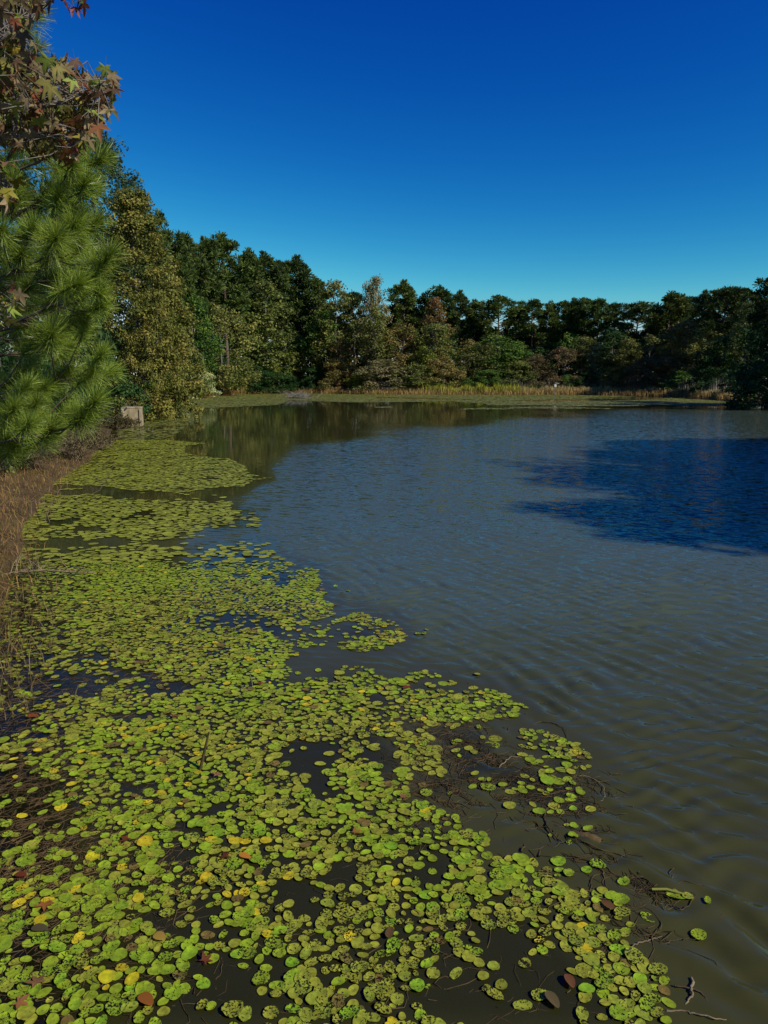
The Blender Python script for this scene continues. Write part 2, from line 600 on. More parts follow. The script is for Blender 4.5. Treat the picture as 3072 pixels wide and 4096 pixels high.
# ------------------------------------------------------------------ water
def mat_mask(u, v):
    """0..1, how far the floating leaves calm the water here"""
    best = np.zeros(np.shape(u))
    inner = np.zeros(np.shape(u))
    for poly in (MAT_B, MAT_C, MAT_D, CLUSTER, SHORE_STRIP):
        ins = in_poly(u, v, poly)
        d = poly_dist(u, v, poly) / np.maximum(20, 0.10 * (v - 1500))
        best = np.maximum(best, np.where(ins, 1.0, 1 - sstep(0, 1.0, d)))
        inner = np.maximum(inner, np.where(ins, sstep(0, 1.0, d), 0))
    return best, inner


EDGE_U = [-2000, 0, 600, 800, 950, 1060, 1180, 1400, 1500, 1880, 2160, 2300, 2500, 2800, 3072, 6000]
EDGE_V = [2320, 2300, 2080, 2000, 1940, 1850, 1760, 1729, 1692, 1672, 1645, 1637, 1622, 1618, 1612, 1612]


def water_fields(X, Y):
    u, v = to_px(X, Y)
    e = np.interp(u, EDGE_U, EDGE_V)
    jit = (fbm(X * 0.25, Y * 0.12) - 0.5) * 0.35 * (v - 1525)
    op = sstep(-0.04, 0.36, (v + jit - e) / np.maximum(e - 1500, 20))
    mm, inner = mat_mask(u, v)
    ripple = (0.04 + 0.96 * op) * (1 - 0.88 * mm)
    far = sstep(4, 14, Y)
    wind = np.exp(-(((X - 9.5) / 9) ** 2 + ((Y - 19) / 10) ** 2))
    ripple = ripple * (1 + 1.1 * wind) * (0.75 + 0.35 * far) * (0.75 + 0.5 * fbm(X * 0.5 + 3, Y * 0.3))
    wd = np.where(in_poly(u, v, WEEDY), sstep(0, 1, poly_dist(u, v, WEEDY) / 70), 0)
    sh = 0.5 * np.maximum(inner, wd) * (1 - sstep(10, 30, Y)) + 0.06
    sh = np.maximum(sh, 0.85 * (1 - sstep(100, 700, u)) * sstep(2150, 2400, v))
    return ripple, sh


wa = np.radians(np.linspace(-44, 44, 520))
wr = np.concatenate([np.arange(0.9, 14.5, 0.026), np.geomspace(14.55, 220, 140)])
A, R = np.meshgrid(wa, wr)
WX, WY = (R * np.sin(A)).ravel(), (R * np.cos(A)).ravel()
ripple, shallow = water_fields(WX, WY)
wg = np.random.default_rng(5)
H = np.zeros(len(WX))
k_dir = math.atan2(0.92, 0.40)
QX = WX + 0.55 * (fbm(WX * 0.7 + 5, WY * 0.7 + 1) - .5) + 0.10 * (vnoise(WX * 3, WY * 3) - .5)
QY = WY + 0.55 * (fbm(WX * 0.7 + 45, WY * 0.7 + 31) - .5) + 0.10 * (vnoise(WX * 3 + 7, WY * 3 + 9) - .5)
for q in range(40):
    lam = 0.085 * (3.0 ** wg.random())
    a = k_dir + wg.normal(0, 0.45)
    kk = 2 * math.pi / lam
    amp = 0.0112 * lam * (0.6 + 0.8 * wg.random())
    env = 2.6 * vnoise(WX * 0.8 + q * 13.7, WY * 0.8 + q * 5.1) ** 2
    H += amp * env * np.sin(kk * (QX * math.cos(a) + QY * math.sin(a)) + wg.random() * 6.28)
H *= ripple * (1 - sstep(7, 13.5, np.hypot(WX, WY)))
NA2 = len(wa)
i, j = np.meshgrid(np.arange(len(wr) - 1), np.arange(NA2 - 1), indexing='ij')
Fw = np.stack([i * NA2 + j, i * NA2 + j + 1, (i + 1) * NA2 + j + 1, (i + 1) * NA2 + j], -1).reshape(-1, 4)
water = link("pond_water", mesh_np("pond_water", np.stack([WX, WY, H], 1), Fw, M_WATER, True,
                                   floats={'sky_tone': sstep(2.5, 9, WY) * np.clip(ripple, 0, 1), 'ripple': ripple * (0.22 + 0.78 * sstep(3.5, 13, WY)), 'shallow': shallow}))
water['kind'] = 'structure'
water['label'] = "murky olive pond water with wind ripples reflecting the blue sky"

# ------------------------------------------------------------------ trees
ORD = ["first", "second", "third", "fourth", "fifth", "sixth", "seventh", "eighth", "ninth", "tenth", "eleventh", "twelfth", "thirteenth", "fourteenth",
       "fifteenth", "sixteenth", "seventeenth", "eighteenth", "nineteenth"]


def ordinal(k):
    """k from 0"""
    if k < 19:
        return ORD[k]
    tens = {2: "twent", 3: "thirt", 4: "fort", 5: "fift", 6: "sixt"}[(k + 1) // 10]
    u = (k + 1) % 10
    return tens + "ieth" if u == 0 else tens + "y-" + ORD[u - 1]


def broadleaf_proto(name, seed, shape, n_clump, n_leaf, leaf, bare=0.12, bark=None, cr0=0.055, mat=None, spread=0.13):
    """unit-height tree: returns (trunk mesh, crown mesh). shape(t)-> crown radius at height t (0..1)"""
    g = np.random.default_rng(seed)
    base = bare
    cs = []
    while len(cs) < n_clump:
        t = g.random()
        a = g.random() * 2 * math.pi
        r = shape(t) * (0.35 + 0.65 * math.sqrt(g.random())) * (0.62 + 0.75 * float(vnoise(seed * 3.1 + a * 1.1, seed + t * 6.5)))
        if g.random() < 0.25 + 0.75 * shape(t) / 0.3:
            cs.append((r * math.cos(a), r * math.sin(a), base + t * (1 - base)))
    cs = np.array(cs)
    cr = cr0 * (1 + 0.9 * g.random(len(cs)))
    C, N, T = [], [], []
    for c, r in zip(cs, cr):
        d = g.normal(size=(n_leaf, 3))
        d /= np.linalg.norm(d, axis=1)[:, None]
        rad = r * g.random(n_leaf) ** 0.45
        pts = c + d * rad[:, None] * np.array([1.15, 1.15, 0.8])
        C.append(pts)
        N.append(d + np.array([0, 0, 0.7]) + g.normal(size=(n_leaf, 3)) * 0.6)
        T.append(np.clip(g.normal(0.5 + g.normal() * spread, 0.2, n_leaf), 0, 1))
    C, N, T = np.concatenate(C), np.concatenate(N), np.concatenate(T)
    keep = C[:, 2] > 0.01
    C, N, T = C[keep], N[keep], T[keep]
    V, F = leaf_quads(C, N, leaf * (0.7 + 0.6 * g.random(len(C))), 0.7, g)
    crown = mesh_np(name + "_crown", V, F, mat or M_LEAF, floats={'tint': np.repeat(T, 4)})
    # trunk with limbs
    k = 7
    zz = np.linspace(-0.03, 0.86, k)
    tx = np.cumsum(g.normal(0, 0.008, k))
    ty = np.cumsum(g.normal(0, 0.008, k))
    paths = [np.stack([tx, ty, zz], 1)]
    radii = [np.linspace(0.016, 0.004, k)]
    for q in g.choice(len(cs), min(16, len(cs)), replace=False):
        c = cs[q]
        s = max(0.06, c[2] - 0.1 - 0.3 * math.hypot(c[0], c[1]))
        p0 = np.array([np.interp(s, zz, tx), np.interp(s, zz, ty), s])
        mid = p0 * 0.5 + c * 0.5 + np.array([0, 0, 0.02]) + g.normal(0, 0.012, 3)
        paths.append(np.array([p0, mid, c]))
        radii.append(np.array([0.0065, 0.004, 0.0015]))
    V, F = tubes(paths, radii, 5)
    trunk = mesh_np(name + "_trunk", V, F, bark or M_BARK_GREY, True)
    return trunk, crown


def pine_proto(name, seed, bare=0.42, wide=0.17, n_br=34, blades=46):
    g = np.random.default_rng(seed)
    k = 8
    zz = np.linspace(-0.03, 0.97, k)
    tx = np.cumsum(g.normal(0, 0.006, k))
    ty = np.cumsum(g.normal(0, 0.006, k))
    paths = [np.stack([tx, ty, zz], 1)]
    radii = [np.linspace(0.0145, 0.003, k)]
    tip, axis = [], []
    for q in range(n_br):
        t = (q + g.random()) / n_br
        z0 = bare + t * (0.95 - bare)
        prof = math.sin(math.pi * min(1, 0.22 + 0.78 * t)) ** 0.7 if t > 0.15 else 0.6 + 0.4 * g.random()
        ln = wide * prof * (0.55 + 0.6 * g.random())
        a = q * 2.4 + g.normal(0, 0.5)
        rise = 0.25 + 0.5 * t
        p0 = np.array([np.interp(z0, zz, tx), np.interp(z0, zz, ty), z0])
        dv = np.array([math.cos(a), math.sin(a), rise])
        p1 = p0 + dv * ln * 0.55 + np.array([0, 0, -0.01])
        p2 = p0 + dv * ln
        paths.append(np.array([p0, p1, p2]))
        radii.append(np.array([0.0045, 0.003, 0.0012]))
        for w in range(3 + int(3 * ln / wide)):
            f = 0.45 + 0.55 * g.random()
            c = p0 + dv * ln * f + g.normal(0, 0.016, 3) * np.array([1, 1, 0.6])
            tip.append(c)
            axis.append(dv * 0.5 + np.array([0, 0, 0.8]))
    tip.append(np.array([tx[-1], ty[-1], 0.975]))
    axis.append(np.array([0, 0, 1.0]))
    C, U, T = [], [], []
    for c, ax in zip(tip, axis):
        n = blades
        d = g.normal(size=(n, 3))
        d /= np.linalg.norm(d, axis=1)[:, None]
        d = d + ax / np.linalg.norm(ax) * 0.55
        d /= np.linalg.norm(d, axis=1)[:, None]
        C.append(c + d * (0.006 + 0.012 * g.random((n, 1))))
        U.append(d)
        T.append(np.clip(g.normal(0.5 + g.normal() * 0.12, 0.18, n), 0, 1))
    C, U, T = np.concatenate(C), np.concatenate(U), np.concatenate(T)
    n = len(C)
    side = np.cross(U, g.normal(size=(n, 3)))
    side /= np.linalg.norm(side, axis=1)[:, None]
    ln = (0.020 + 0.014 * g.random(n))[:, None]
    V = np.stack([C - side * .0022, C + side * .0022, C + U * ln + side * .0034, C + U * ln - side * .0034], 1).reshape(-1, 3)
    crown = mesh_np(name + "_crown", V, np.arange(4 * n).reshape(n, 4), M_NEEDLE_FAR, floats={'tint': np.repeat(T, 4)})
    V, F = tubes(paths, radii, 5)
    trunk = mesh_np(name + "_trunk", V, F, M_BARK, True)
    return trunk, crown


def sh_oval(t):
    return 0.20 * (math.sin(math.pi * min(1, 0.12 + 0.88 * t)) ** 0.6)


def sh_round(t):
    return 0.40 * math.sqrt(max(0.02, 1 - (2 * t - 0.9) ** 2 * 0.9))


def sh_cone(t):
    return 0.26 * (1 - t) ** 0.75 + 0.02


def sh_bush(t):
    return 0.55 * math.sqrt(max(0.03, 1 - t ** 1.7))


PINES = [pine_proto("pine%d" % s, 100 + s, bare=b, wide=w, n_br=nb) for s, (b, w, nb) in enumerate(
    [(0.40, 0.17, 34), (0.50, 0.20, 30), (0.34, 0.15, 40), (0.55, 0.19, 26), (0.28, 0.16, 44), (0.45, 0.15, 32)])]
OVALS = [broadleaf_proto("oval%d" % s, 200 + s, sh_oval, 120, 60, 0.021, cr0=0.042, mat=M_LEAF_MIXED, spread=0.18) for s in range(5)]
ROUNDS = [broadleaf_proto("round%d" % s, 220 + s, sh_round, 130, 65, 0.026, 0.06, cr0=0.055, mat=M_LEAF_MIXED, spread=0.16) for s in range(3)]
BUSHES = [broadleaf_proto("bush%d" % s, 240 + s, sh_bush, 110, 65, 0.038, 0.02, cr0=0.07, mat=M_LEAF_MIXED, spread=0.16) for s in range(5)]
# natural half-width of each prototype (unit height)
HALF = {'pine': 0.165, 'oval': 0.235, 'round': 0.44, 'bush': 0.58}
PAL = {
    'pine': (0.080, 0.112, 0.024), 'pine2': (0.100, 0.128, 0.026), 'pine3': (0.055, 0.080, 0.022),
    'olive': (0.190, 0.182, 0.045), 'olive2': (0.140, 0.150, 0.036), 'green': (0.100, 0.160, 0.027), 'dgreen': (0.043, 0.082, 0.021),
    'brown': (0.219, 0.160, 0.051), 'rust': (0.200, 0.117, 0.043), 'grey': (0.200, 0.173, 0.077), 'yellow': (0.215, 0.195, 0.042),
    'ygreen': (0.226, 0.246, 0.027), 'twig': (0.153, 0.106, 0.048), 'pale': (0.452, 0.465, 0.200), 'ivy': (0.173, 0.213, 0.093),
}


def plant(name, proto, X, Y, H, W, color, rotz=None):
    """W/H = sideways stretch of the unit prototype; returns the Empty at the base"""
    z = max(gz(X, Y), 0.0) - 0.05
    t = thing(name, (X, Y, z))
    t.rotation_euler = (0, 0, rnd.random() * 6.28 if rotz is None else rotz)
    t.scale = (W, W, H)
    tr = link("trunk", proto[0], t)
    cr = link("crown", proto[1], t)
    j = 1 + 0.25 * (rnd.random() - 0.5)
    cr.color = (color[0] * j, color[1] * (j + 0.06 * (rnd.random() - .5)), color[2] * j, 1)
    return t


def by_px(kind, x, top, w, Y, color):
    """a tree whose top shows at photo pixel (x, top), w pixels wide, standing Y metres away"""
    if x > 640:     # the listed distance is relative to a first guess of the shore: keep the offset, use the real shore
        Y = Y - np.interp(x, [500, 700, 900, 1100, 1300, 1500, 2600, 2800, 2930, 3072], [40, 66, 86, 102, 108, 113, 113, 102, 92, 60]) + \
            np.interp(x, [q_[0] for q_ in SHORE_PX[8:]], [q_.y for q_ in shore[8:]])
        Y = float(Y) + 1.5
    p = at_depth(x, top, Y)
    z = max(gz(p.x, Y), 0.0) - 0.05
    H = p.z - z
    Wm = w / FPX * Y / CP
    protos = {'pine': PINES, 'oval': OVALS, 'round': ROUNDS, 'bush': BUSHES}[kind]
    s = Wm / (2 * HALF[kind])
    nm = {'pine': 'pine_tree', 'oval': 'broadleaf_tree', 'round': 'broadleaf_tree', 'bush': 'shrub'}[kind]
    return plant(nm, rnd.choice(protos), p.x, Y, H, s, PAL[color])


FAR_PINES = [  # x, top, width, distance
    (548, 800, 170, 66), (600, 885, 150, 72), (648, 918, 150, 78), (700, 960, 140, 86),
    (752, 938, 165, 92), (823, 948, 150, 99), (885, 938, 185, 97), (986, 996, 150, 104), (1064, 1008, 160, 112), (1120, 1045, 130, 114),
    (1190, 1026, 165, 118), (1263, 1106, 140, 122), (1414, 1168, 110, 127), (1620, 1123, 140, 132),
    (1688, 1178, 100, 134), (1746, 1145, 140, 132), (1842, 1164, 110, 134), (1895, 1198, 110, 136), (1999, 1186, 160, 133), (2078, 1225, 100, 138),
    (2141, 1197, 120, 134), (2194, 1206, 100, 136), (2257, 1204, 100, 135), (2301, 1192, 110, 134), (2344, 1194, 105, 136), (2402, 1194, 100, 134),
    (2455, 1211, 110, 135), (2556, 1208, 150, 132), (2682, 1166, 150, 126), (2735, 1179, 120, 130), (2769, 1188, 100, 132),
    (2831, 1161, 110, 124), (2894, 1149, 140, 118), (2937, 1147, 130, 122), (2986, 1158, 120, 116)]
for k, (x, top, w, Y) in enumerate(FAR_PINES):
    t = by_px('pine', x, top, w * 1.12, Y + 4, rnd.choice(['pine', 'pine', 'pine2', 'pine3']))
    tag(t, "tall dark pine against the sky on the skyline, %s from the left" % ordinal(k), "pine tree", "pines along the far skyline")
# lower pines filling the wood behind
fill = []
for k in range(44):
    x = 560 + 2480 * (k + 0.5) / 44 + rnd.uniform(-18, 18)
    sky = np.interp(x, [p[0] for p in FAR_PINES], [p[1] for p in FAR_PINES])
    Yd = np.interp(x, [p[0] for p in FAR_PINES], [p[3] for p in FAR_PINES])
    fill.append((x, sky + rnd.uniform(80, 160), rnd.uniform(120, 170), Yd + rnd.uniform(8, 26)))
for k, (x, top, w, Y) in enumerate(fill):
    t = by_px('pine', x, top, w, Y, rnd.choice(['pine', 'pine3', 'pine2']))
    tag(t, "shorter dark pine half hidden behind the skyline pines, %s from the left" % ordinal(k), "pine tree", "pines deeper in the wood")

MID = [  # kind, x, top, width, distance, colour, words
    ('oval', 1058, 1135, 230, 104, 'olive2', "tall olive green broadleaf tree with bare branches left of the middle"),
    ('oval', 960, 1190, 170, 100, 'green', "dark leafy green tree behind the round olive tree"),
    ('round', 872, 1228, 290, 86, 'olive', "round olive brown bushy tree overhanging the left bank"),
    ('oval', 770, 1195, 190, 82, 'green', "fresh green tree between the yellow tree and the round olive tree"),
    ('bush', 720, 1330, 220, 74, 'olive2', "broad olive green shrub below the fresh green tree on the left bank"),
    ('oval', 1130, 1345, 170, 108, 'ygreen', "small yellow green tree at the foot of the tall pines"),
    ('oval', 1205, 1340, 150, 112, 'olive', "small olive tree with pale bare branches left of the brush pile"),
    ('oval', 1340, 1135, 200, 118, 'olive', "tall olive tree with an orange tinged top left of the grey crowned tree"),
    ('oval', 1290, 1230, 160, 116, 'green', "leaning green tree below the orange tinged olive tree"),
    ('round', 1368, 1360, 130, 117, 'rust', "reddish brown small tree above the yellow green bush"),
    ('oval', 1492, 1100, 130, 128, 'grey', "tall grey brown crowned tree standing above its neighbours mid skyline"),
    ('oval', 1506, 1235, 160, 122, 'olive', "slim olive tree in front of the grey crowned tree"),
    ('oval', 1600, 1290, 170, 124, 'brown', "pinkish brown broadleaf tree right of the slim olive tree"),
    ('oval', 1745, 1200, 130, 128, 'rust', "tall rusty red topped tree among the far pines"),
    ('oval', 1735, 1290, 190, 124, 'olive2', "olive green tree below the rusty red topped tree"),
    ('bush', 1700, 1390, 120, 121, 'ygreen', "yellow green leafy sapling below the olive tree in the middle"),
    ('round', 1910, 1362, 210, 124, 'olive2', "round olive green tree left of the brown twiggy bank"),
    ('oval', 1985, 1345, 200, 125, 'green', "green broadleaf tree with lit leaves behind the yellow grass"),
    ('oval', 2060, 1370, 160, 126, 'green', "dark green tree right of the lit green tree behind the yellow grass"),
    ('round', 2145, 1420, 170, 124, 'twig', "grey brown almost bare tree behind the pale reeds"),
    ('round', 2255, 1392, 210, 122, 'twig', "round brown twiggy tree behind the nest box"),
    ('oval', 2340, 1350, 140, 124, 'olive2', "olive tree right of the round brown twiggy tree"),
    ('oval', 2402, 1375, 110, 122, 'ivy', "narrow pale ivy covered tree in the right of the far bank"),
    ('oval', 2462, 1310, 170, 124, 'dgreen', "dark green broadleaf tree right of the ivy covered tree"),
    ('oval', 2510, 1360, 130, 121, 'olive', "olive yellow tree in front of the dark green broadleaf tree"),
    ('round', 2590, 1335, 200, 123, 'olive2', "wide olive tree below the gap in the right skyline"),
    ('oval', 2745, 1288, 200, 120, 'brown', "brown leaved tree with a pale lit top under the right pines"),
    ('oval', 2828, 1310, 160, 118, 'olive', "olive tree with pale lit top beside the brown leaved tree"),
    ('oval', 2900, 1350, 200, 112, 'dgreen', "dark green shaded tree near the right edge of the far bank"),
    ('oval', 2995, 1215, 150, 104, 'olive2', "tall olive tree just left of the black shaded trees"),
]
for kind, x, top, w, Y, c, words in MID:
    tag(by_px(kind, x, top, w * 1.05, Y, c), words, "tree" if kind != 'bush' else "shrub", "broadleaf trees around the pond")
LOW = [
    ('bush', 1020, 1465, 210, 96, 'dgreen', "dense dark green bush on the left far bank"),
    ('bush', 1112, 1490, 170, 101, 'dgreen', "low dark green bush just left of the grey brush pile"),
    ('bush', 1075, 1440, 90, 103, 'ygreen', "pale green leaning sapling above the dark green bushes"),
    ('bush', 1252, 1470, 110, 110, 'dgreen', "small dark bush just right of the grey brush pile"),
    ('bush', 1350, 1440, 150, 114, 'brown', "brown leaved shrub left of the yellow green bush"),
    ('bush', 1446, 1488, 120, 115, 'ygreen', "bright yellow green bush at the far water edge"),
    ('bush', 1530, 1440, 240, 117, 'grey', "broad grey olive shrub leaning over the far shore"),
    ('bush', 1668, 1460, 200, 118, 'olive2', "dark olive shrub left of the yellow grass"),
    ('bush', 1772, 1425, 180, 119, 'brown', "brown shrub behind the left end of the yellow grass"),
    ('bush', 1852, 1512, 130, 118, 'green', "small green bush behind the yellow grass, left one"),
    ('bush', 1950, 1480, 150, 119, 'green', "green bush behind the middle of the yellow grass"),
    ('bush', 2072, 1448, 180, 121, 'olive2', "brown green shrub behind the right end of the yellow grass"),
    ('bush', 2180, 1470, 150, 121, 'twig', "bare brown shrub left of the nest box"),
    ('bush', 2272, 1500, 90, 118, 'green', "small green conical shrub right of the nest box"),
    ('bush', 2345, 1490, 110, 119, 'dgreen', "dark low bush right of the small green shrub"),
    ('bush', 2445, 1470, 130, 119, 'olive', "olive shrub with upright stems on the right far bank"),
    ('bush', 2585, 1432, 190, 118, 'twig', "grey brown shrub with thin white stems on the right far bank"),
    ('bush', 2690, 1412, 170, 117, 'twig', "brown twiggy shrub under the brown leaved tree"),
    ('bush', 2735, 1482, 170, 114, 'green', "leafy green bush at the right far bank"),
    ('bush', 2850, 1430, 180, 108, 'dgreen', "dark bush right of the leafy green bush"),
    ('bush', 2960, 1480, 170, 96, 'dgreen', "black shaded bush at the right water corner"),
]
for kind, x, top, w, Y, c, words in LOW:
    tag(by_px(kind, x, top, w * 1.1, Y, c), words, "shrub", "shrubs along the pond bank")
# undergrowth behind the shore row, so that no daylight shows between the stems
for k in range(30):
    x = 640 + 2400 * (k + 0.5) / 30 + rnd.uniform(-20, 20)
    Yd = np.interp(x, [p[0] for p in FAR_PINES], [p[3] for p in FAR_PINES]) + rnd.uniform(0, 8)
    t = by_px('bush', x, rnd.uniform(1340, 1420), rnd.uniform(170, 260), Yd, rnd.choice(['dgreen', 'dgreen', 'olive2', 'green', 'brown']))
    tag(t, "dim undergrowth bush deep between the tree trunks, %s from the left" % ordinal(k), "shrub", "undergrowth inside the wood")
# trees of the right bank: one dark corner in view and the row whose shade lies on the water
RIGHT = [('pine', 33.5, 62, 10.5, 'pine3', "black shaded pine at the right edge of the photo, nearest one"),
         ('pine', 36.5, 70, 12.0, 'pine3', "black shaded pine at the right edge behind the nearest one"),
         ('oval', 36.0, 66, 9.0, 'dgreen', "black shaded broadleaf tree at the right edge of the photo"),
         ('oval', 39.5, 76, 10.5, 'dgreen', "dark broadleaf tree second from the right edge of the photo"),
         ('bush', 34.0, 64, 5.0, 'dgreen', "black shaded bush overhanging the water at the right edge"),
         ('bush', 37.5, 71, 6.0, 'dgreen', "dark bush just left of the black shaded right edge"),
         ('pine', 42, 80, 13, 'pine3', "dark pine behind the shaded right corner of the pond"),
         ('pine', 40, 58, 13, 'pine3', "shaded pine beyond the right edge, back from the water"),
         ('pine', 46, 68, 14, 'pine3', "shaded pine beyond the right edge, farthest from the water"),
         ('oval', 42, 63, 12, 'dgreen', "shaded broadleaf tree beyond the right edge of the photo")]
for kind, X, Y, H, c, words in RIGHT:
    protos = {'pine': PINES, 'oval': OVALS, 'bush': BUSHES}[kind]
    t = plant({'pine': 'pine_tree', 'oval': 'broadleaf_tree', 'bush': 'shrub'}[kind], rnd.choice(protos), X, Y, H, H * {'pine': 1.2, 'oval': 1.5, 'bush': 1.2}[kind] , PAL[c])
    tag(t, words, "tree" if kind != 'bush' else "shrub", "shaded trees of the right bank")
SHADE = [(29, -0.5, 22), (30, 2, 22), (30.5, 4.5, 23), (29.5, 7, 21.5), (32, 9.5, 22), (30, 12.5, 20), (33, 15.5, 21), (33, 18.5, 17)]
for k, (X, Y, H) in enumerate(SHADE):
    pr = OVALS[k % 4] if k % 2 else PINES[4]
    t = plant('pine_tree' if not k % 2 else 'broadleaf_tree', pr, X, Y, H, H * (1.25 if k % 2 == 0 else 1.25), PAL['dgreen'])
    tag(t, "out of view tree shading the water from the right bank, %s nearest" % ordinal(k), "tree", "right bank trees out of the picture")

# ---- nearer left bank: yellow sweet gum and the dark oak behind it
yt = broadleaf_proto("yellow_tree", 301, lambda t: 0.235 * (1 - t) ** 0.48 + 0.02, 360, 105, 0.0125, 0.02, cr0=0.026, mat=M_LEAF_MIXED, spread=0.2)
p = at_depth(535, 785, 48)
t = plant('broadleaf_tree', yt, p.x, 48, p.z + 0.2, p.z * 1.0, PAL['yellow'], 0.4)
tag(t, "tall yellow leaved tree on the left bank beside the pine", "tree", "broadleaf trees around the pond")
yt2 = broadleaf_proto("yellow_tree_low", 302, sh_bush, 230, 90, 0.020, 0.01, cr0=0.05, mat=M_LEAF_MIXED, spread=0.2)
p = at_depth(615, 1180, 47)
t = plant('broadleaf_tree', yt2, p.x, 47, p.z + 0.1, p.z * 0.56, PAL['yellow'], 1.0)
tag(t, "yellow and gold leaved lower tree at the foot of the tall yellow tree", "tree", "broadleaf trees around the pond")
dk = broadleaf_proto("dark_oak", 303, lambda t: 0.25 * math.sin(math.pi * min(1, .15 + .85 * t)) ** 0.55, 420, 110, 0.0120, 0.05, cr0=0.032)
p = at_depth(415, 545, 55)
t = plant('broadleaf_tree', dk, p.x - 0.5, 55, p.z, p.z * 0.80, PAL['dgreen'], 0.2)
[setattr(c, 'color', (0.062, 0.098, 0.034, 1)) for c in t.children if c.name.startswith('crown')]
tag(t, "tall dark small leaved evergreen tree behind the near pine", "tree", "broadleaf trees around the pond")
for x, top, w, Y, c, words in [
        (410, 1440, 330, 41, 'dgreen', "dense dark green shrub behind the concrete block"),
        (300, 1330, 330, 40, 'olive2', "tall olive shrub half hidden behind the near pine"),
        (250, 1100, 360, 44, 'dgreen', "dark shrubby tree half hidden behind the near pine"),
        (60, 1250, 400, 30, 'dgreen', "dark thicket behind the lowest branches of the near pine"),
        (150, 700, 420, 36, 'dgreen', "tall dark thicket behind the middle of the near pine"),
        (-60, 900, 420, 26, 'dgreen', "dark thicket at the left edge behind the near pine"),
        (-120, 1450, 420, 17, 'olive2', "low olive thicket on the near bank left of the pine trunk"),
        (180, 1560, 260, 27, 'dgreen', "low dark bush under the pine on the left bank"),
        (640, 1440, 170, 56, 'green', "green shrub at the foot of the yellow leaved trees")]:
    t = by_px('bush', x, top, w, Y, c)
    tag(t, words, "shrub", "shrubs along the pond bank")
for x, top, w, Y, words in [(690, 1485, 120, 66, "pale seeding shrub on the left bank, right of the gold leaved tree"),
                            (800, 1478, 150, 76, "pale seeding shrub in front of the round olive tree"),
                            (740, 1500, 110, 70, "low pale seeding shrub between two larger pale ones"),
                            (225, 1415, 90, 33, "small pale seeding shrub seen between the near pine branches")]:
    t = by_px('bush', x, top, w, Y, 'pale')
    tag(t, words, "shrub", "pale seeding shrubs")


def twiggy_shrub(name, X, Y, H, W, n, leaf_n, leaf_c, leaf, label, seed, lean=(0, 0), bark=None):
    g = np.random.default_rng(seed)
    z = gz(X, Y)
    t = thing(name, (X, Y, z - 0.03), label, "shrub", "twiggy shrubs on the near bank")
    paths, radii, tips = [], [], []
    for q in range(n):
        a = g.random() * 6.28
        r = W * math.sqrt(g.random())
        hz = H * (0.45 + 0.55 * g.random()) * (1 - 0.35 * r / W)
        p0 = np.array([g.normal(0, W * .15), g.normal(0, W * .15), 0])
        p3 = np.array([r * math.cos(a) + lean[0], r * math.sin(a) + lean[1], hz])
        m1 = p0 * 0.6 + p3 * 0.4 + np.array([0, 0, hz * 0.2]) + g.normal(0, 0.05, 3) * H
        paths.append(np.array([p0, m1, p3 * 0.8 + m1 * 0.2 + g.normal(0, .03, 3) * H, p3]))
        radii.append(np.array([.012, .008, .005, .002]) * (0.6 + 0.3 * H))
        for w in range(5):
            f = 0.35 + 0.65 * g.random()
            b0 = m1 * (1 - f) + p3 * f
            b1 = b0 + g.normal(0, 1, 3) * np.array([1, 1, .7]) * 0.16 * H
            paths.append(np.array([b0, (b0 + b1) / 2 + g.normal(0, .02, 3) * H, b1]))
            radii.append(np.array([.005, .0035, .0015]) * (0.6 + 0.3 * H))
            tips.append(b1)
            tips.append((b0 + b1) / 2)
    V, F = tubes(paths, radii, 4)
    link("twigs", mesh_np(name + "_twigs", V, F, bark or M_TWIG), t)
    if leaf_n:
        tips = np.array(tips)
        idx = g.integers(0, len(tips), leaf_n)
        C = tips[idx] + g.normal(0, 0.06, (leaf_n, 3)) * H
        C[:, 2] = np.maximum(C[:, 2], 0.03)
        V, F = leaf_quads(C, g.normal(size=(leaf_n, 3)) + np.array([0, 0, .8]), leaf * (0.6 + 0.8 * g.random(leaf_n)), 0.6, g)
        cr = link("leaves", mesh_np(name + "_leaves", V, F, M_LEAF, floats={'tint': np.repeat(g.random(leaf_n), 4)}), t)
        cr['kind'] = 'stuff'
        cr.color = (*leaf_c, 1)
    return t


q = on_plane(330, 1850)
twiggy_shrub("shrub", q.x - 0.25, q.y, 1.25, 1.15, 46, 2200, (0.12, 0.095, 0.045), 0.06, "grey brown twiggy shrub under the near pine at the water edge", 401, (0.25, -0.3))
q = on_plane(215, 1890)
twiggy_shrub("shrub", q.x - 0.3, q.y - 1.0, 0.95, 0.9, 36, 1500, (0.10, 0.09, 0.04), 0.05, "low brown leafy shrub left of the twiggy water edge shrub", 402, (0.15, -0.2))
q = on_plane(500, 1712)
twiggy_shrub("shrub", q.x + 0.0, q.y - 0.9, 0.95, 1.0, 44, 1900, (0.10, 0.075, 0.03), 0.09, "brown tangled shrub in front of the concrete block", 403, (0.1, 0))
q = on_plane(400, 1735)
twiggy_shrub("shrub", q.x - 0.4, q.y, 1.7, 1.4, 44, 2600, (0.055, 0.065, 0.025), 0.10, "dark leafy shrub left of the concrete block", 404)

